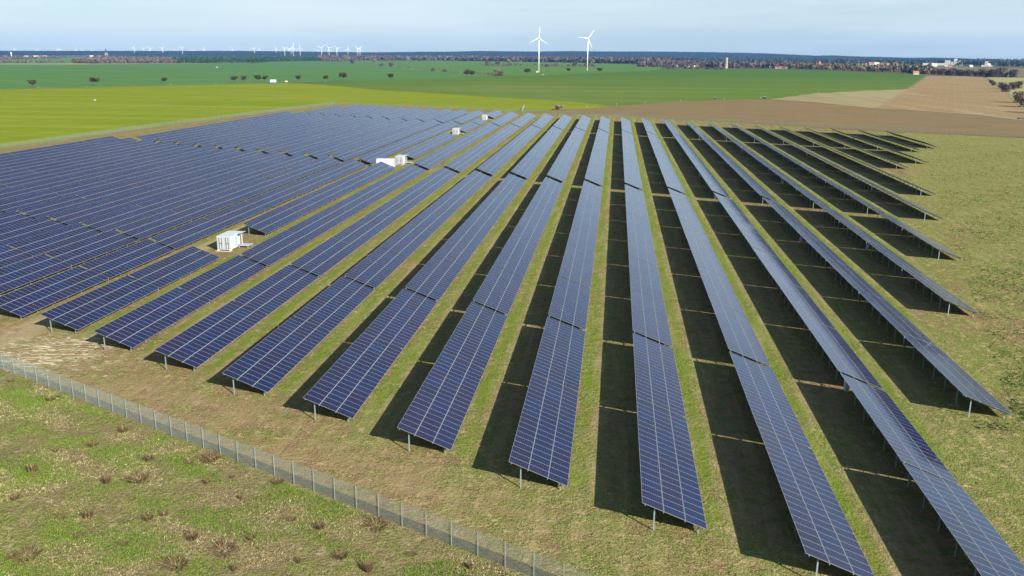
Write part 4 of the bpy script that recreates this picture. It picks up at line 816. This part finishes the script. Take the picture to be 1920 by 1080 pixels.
t = thing('water_tower', (*Mx['wt'], 0), 'white slender water tower above the left village wood', 'tower'); mb = MB(); mb.tube((0, 0, 0), (0, 0, 26), 3.5, 3, 12); link('shaft', mb.mesh('shaft', [M['white']]), t); mb = MB(); mb.tube((0, 0, 26.02), (0, 0, 36), 5.5, 4.5, 12); link('tank', mb.mesh('tank', [M['white']]), t)
t = thing('greenhouse', (*Mx['green'], 0), 'low white greenhouse in front of the brown wood at left', 'greenhouse', None, .3); mb = MB(); mb.box(-9.5, 9.5, -4, 4, 0, 4.2); link('wall', mb.mesh('wall', [M['white']]), t)
mb = MB(); mb.hexa([(-9.7, -4.2, 4.2), (9.7, -4.2, 4.2), (9.7, 0, 6), (-9.7, 0, 6), (-9.7, -4.2, 4.4), (9.7, -4.2, 4.4), (9.7, 0, 6.2), (-9.7, 0, 6.2)]); mb.hexa([(-9.7, 0, 6), (9.7, 0, 6), (9.7, 4.2, 4.2), (-9.7, 4.2, 4.2), (-9.7, 0, 6.2), (9.7, 0, 6.2), (9.7, 4.2, 4.4), (-9.7, 4.2, 4.4)]); link('roof', mb.mesh('roof', [M['offwhite']]), t)
# box truck on the field road
t = thing('box_truck', (*Mx['truck'], 0), 'white box truck with blue cab parked on the field road under trees', 'truck', None, .35)
mb = MB(); mb.box(-2.6, 4.4, -1.25, 1.25, .9, 3.9); link('cargo_box', mb.mesh('cargo_box', [M['white']]), t)
mb = MB(); mb.hexa([(-4.6, -1.15, .6), (-2.7, -1.15, .6), (-2.7, 1.15, .6), (-4.6, 1.15, .6), (-4.3, -1.1, 2.7), (-2.7, -1.1, 2.8), (-2.7, 1.1, 2.8), (-4.3, 1.1, 2.7)]); mb.box(-2.7, 4.3, -.5, .5, .6, .9); link('cab', mb.mesh('cab', [M['bluecab']]), t)
mb = MB(); mb.box(-4.0, -3.0, -1.17, -1.14, 1.6, 2.4); link('window', mb.mesh('window', [M['glassw']]), t)
for wx in (-3.7, 2.2, 3.4):
    for s in (-1, 1):
        mb = MB(); mb.tube((wx, s*1.2, .5), (wx, s*.9, .5), .5, .5, 12); link('wheel', mb.mesh('wheel', [M['tyre']]), t)
t = thing('farm_trailer', (*Mx['trailer'], 0), 'small tan farm trailer on the field road right of the truck', 'trailer', None, .3); mb = MB(); mb.box(-1.6, 1.6, -1, 1, .6, 2.1); link('body', mb.mesh('body', [M['conc']]), t)
for s in (-1, 1): mb = MB(); mb.tube((0, s*1.2, .4), (0, s*1.0, .4), .4, .4, 10); link('wheel', mb.mesh('wheel', [M['tyre']]), t)
t = thing('hunting_hide', (*Mx['hide'], 0), 'raised wooden hunting hide standing in the bright green field', 'hide'); mb = MB(); mb.box(-1.5, 1.5, -1.5, 1.5, 4, 7); link('cabin', mb.mesh('cabin', [M['stone']]), t); mb = MB(); mb.box(-1.8, 1.8, -1.8, 1.8, 7.01, 7.3); link('roof', mb.mesh('roof', [M['dark']]), t)
for a in (-1.2, 1.2):
    for b in (-1.2, 1.2): mb = MB(); mb.tube((a*1.4, b*1.4, -.1), (a, b, 4), .15, .15, 6); link('leg', mb.mesh('leg', [M['bark']]), t)
t = thing('substation_box', (*Mx['sub'], 0), 'small white transformer box at the foot of the left turbine', 'transformer'); mb = MB(); mb.box(-1.6, 1.6, -1.3, 1.3, 0, 2.8); link('body', mb.mesh('body', [M['white']]), t); mb = MB(); mb.box(-1.8, 1.8, -1.5, 1.5, 2.8, 3.05); link('roof', mb.mesh('roof', [M['offwhite']]), t)
mb = MB(); mb.tube((-1.6, 0, 1.3), (1.6, 0, 1.3), 1.3, 1.3, 14); tag(link('round_bale', mb.mesh('round_bale', [M['tan']]), None, (*Mx['bale'], 0)), 'pale round bale on the field edge below the left turbine', 'bale')
t = thing('parked_car', (*Mx['car'], 0), 'tiny grey blue car on the track between the two turbines', 'car'); mb = MB(); mb.hexa([(-2.2, -.85, .35), (2.2, -.85, .35), (2.2, .85, .35), (-2.2, .85, .35), (-2.1, -.8, .95), (2.1, -.8, .9), (2.1, .8, .9), (-2.1, .8, .95)]); mb.hexa([(-1.6, -.75, .95), (1.1, -.75, .92), (1.1, .75, .92), (-1.6, .75, .95), (-1.1, -.65, 1.45), (.5, -.65, 1.45), (.5, .65, 1.45), (-1.1, .65, 1.45)]); link('body', mb.mesh('body', [M['bluecab']]), t)
for wx in (-1.4, 1.4):
    for s in (-1, 1): mb = MB(); mb.tube((wx, s*.87, .33), (wx, s*.65, .33), .33, .33, 10); link('wheel', mb.mesh('wheel', [M['tyre']]), t)
mb = MB(); mb.hexa([(-.7, -.4, 0), (.7, -.4, 0), (.8, .5, 0), (-.6, .5, 0), (-.4, -.2, .8), (.5, -.3, .7), (.4, .3, .75), (-.3, .3, .9)]); tag(link('white_sack', mb.mesh('white_sack', [M['offwhite']]), None, (*Mx['sack'], 0)), 'small white sack lying alone in the yellow green field', 'sack')
for k, lb in (('cabinet', 'dark utility cabinet on the edge of the dry scrubland, the right one'), ('cabinet2', 'small dark cabinet on the scrubland edge, left of the larger one')):
    t = thing('utility_cabinet', (*Mx[k], 0), lb, 'cabinet'); s = 1.2 if k == 'cabinet' else .8
    mb = MB(); mb.box(-1*s, .6*s, -.6, .6, 0, 1.9*s); link('housing', mb.mesh('housing', [M['dark']]), t); mb = MB(); mb.box(-1.1*s, .7*s, -.7, .7, 1.9*s, 2.05*s); link('cover', mb.mesh('cover', [M['offwhite']]), t)
mb = MB(); rr_ = random.Random(2)
for k in range(14): yy = rr_.uniform(-2, 2); zz = .2+.14*(k % 5); mb.tube((-3+rr_.uniform(-.5, .5), yy, zz), (3+rr_.uniform(-.5, .5), yy+rr_.uniform(-.4, .4), zz), .2, .16, 7)
tag(link('timber_pile', mb.mesh('timber_pile', [M['bark']]), None, (*Mx['timber'], 0)), 'dark heap of logs on the dirt path at the right picture edge', 'log pile')
mm = MB(); mm.tube((0, 0, -.1), (.25, 0, 2.4), .09, .09, 7); mm.box(-.05, .75, -.06, .06, 2.2, 2.85); mkm = mm.mesh('marker_post', [M['offwhite']])
for i, (x, y) in enumerate(D['mk']):
    o = link('marker_post', mkm, None, (x, y, 0)); o.scale = (.55, .55, .6); tag(o, 'short white marker post %s' % ['at the yellow field tip', 'second right of the yellow field tip', 'third right of the yellow field tip', 'just right of the small dark cabinet', 'just left of the larger dark cabinet', 'on the upper edge of the stubble field', 'near the right tip of the stubble field', 'behind the rear fence left of the yellow tip', 'left of the parked box truck', 'under the tree right of the truck', 'beside the leftmost field tree', 'beside the second field tree', 'beside the third field tree', 'left of the fourth field tree'][i], 'marker post', 'white marker posts on field edges')

# ---------------------------------------------------------------- haze
mb = MB(); mb.box(-13500, 13500, -13500, 13500, -60, 260)
hz_ = mb.mesh('haze', []); hm = bpy.data.materials.new('haze'); hm.use_nodes = True; t = hm.node_tree; t.nodes.clear()
o_ = N(t, 'ShaderNodeOutputMaterial'); pv = N(t, 'ShaderNodeVolumePrincipled'); pv.inputs['Color'].default_value = (.20, .50, 1, 1)
pv.inputs['Density'].default_value = 3.0e-5; pv.inputs['Anisotropy'].default_value = 0.0
t.links.new(pv.outputs[0], o_.inputs['Volume']); hz_.materials.append(hm)
tag(link('haze', hz_), kind='stuff')
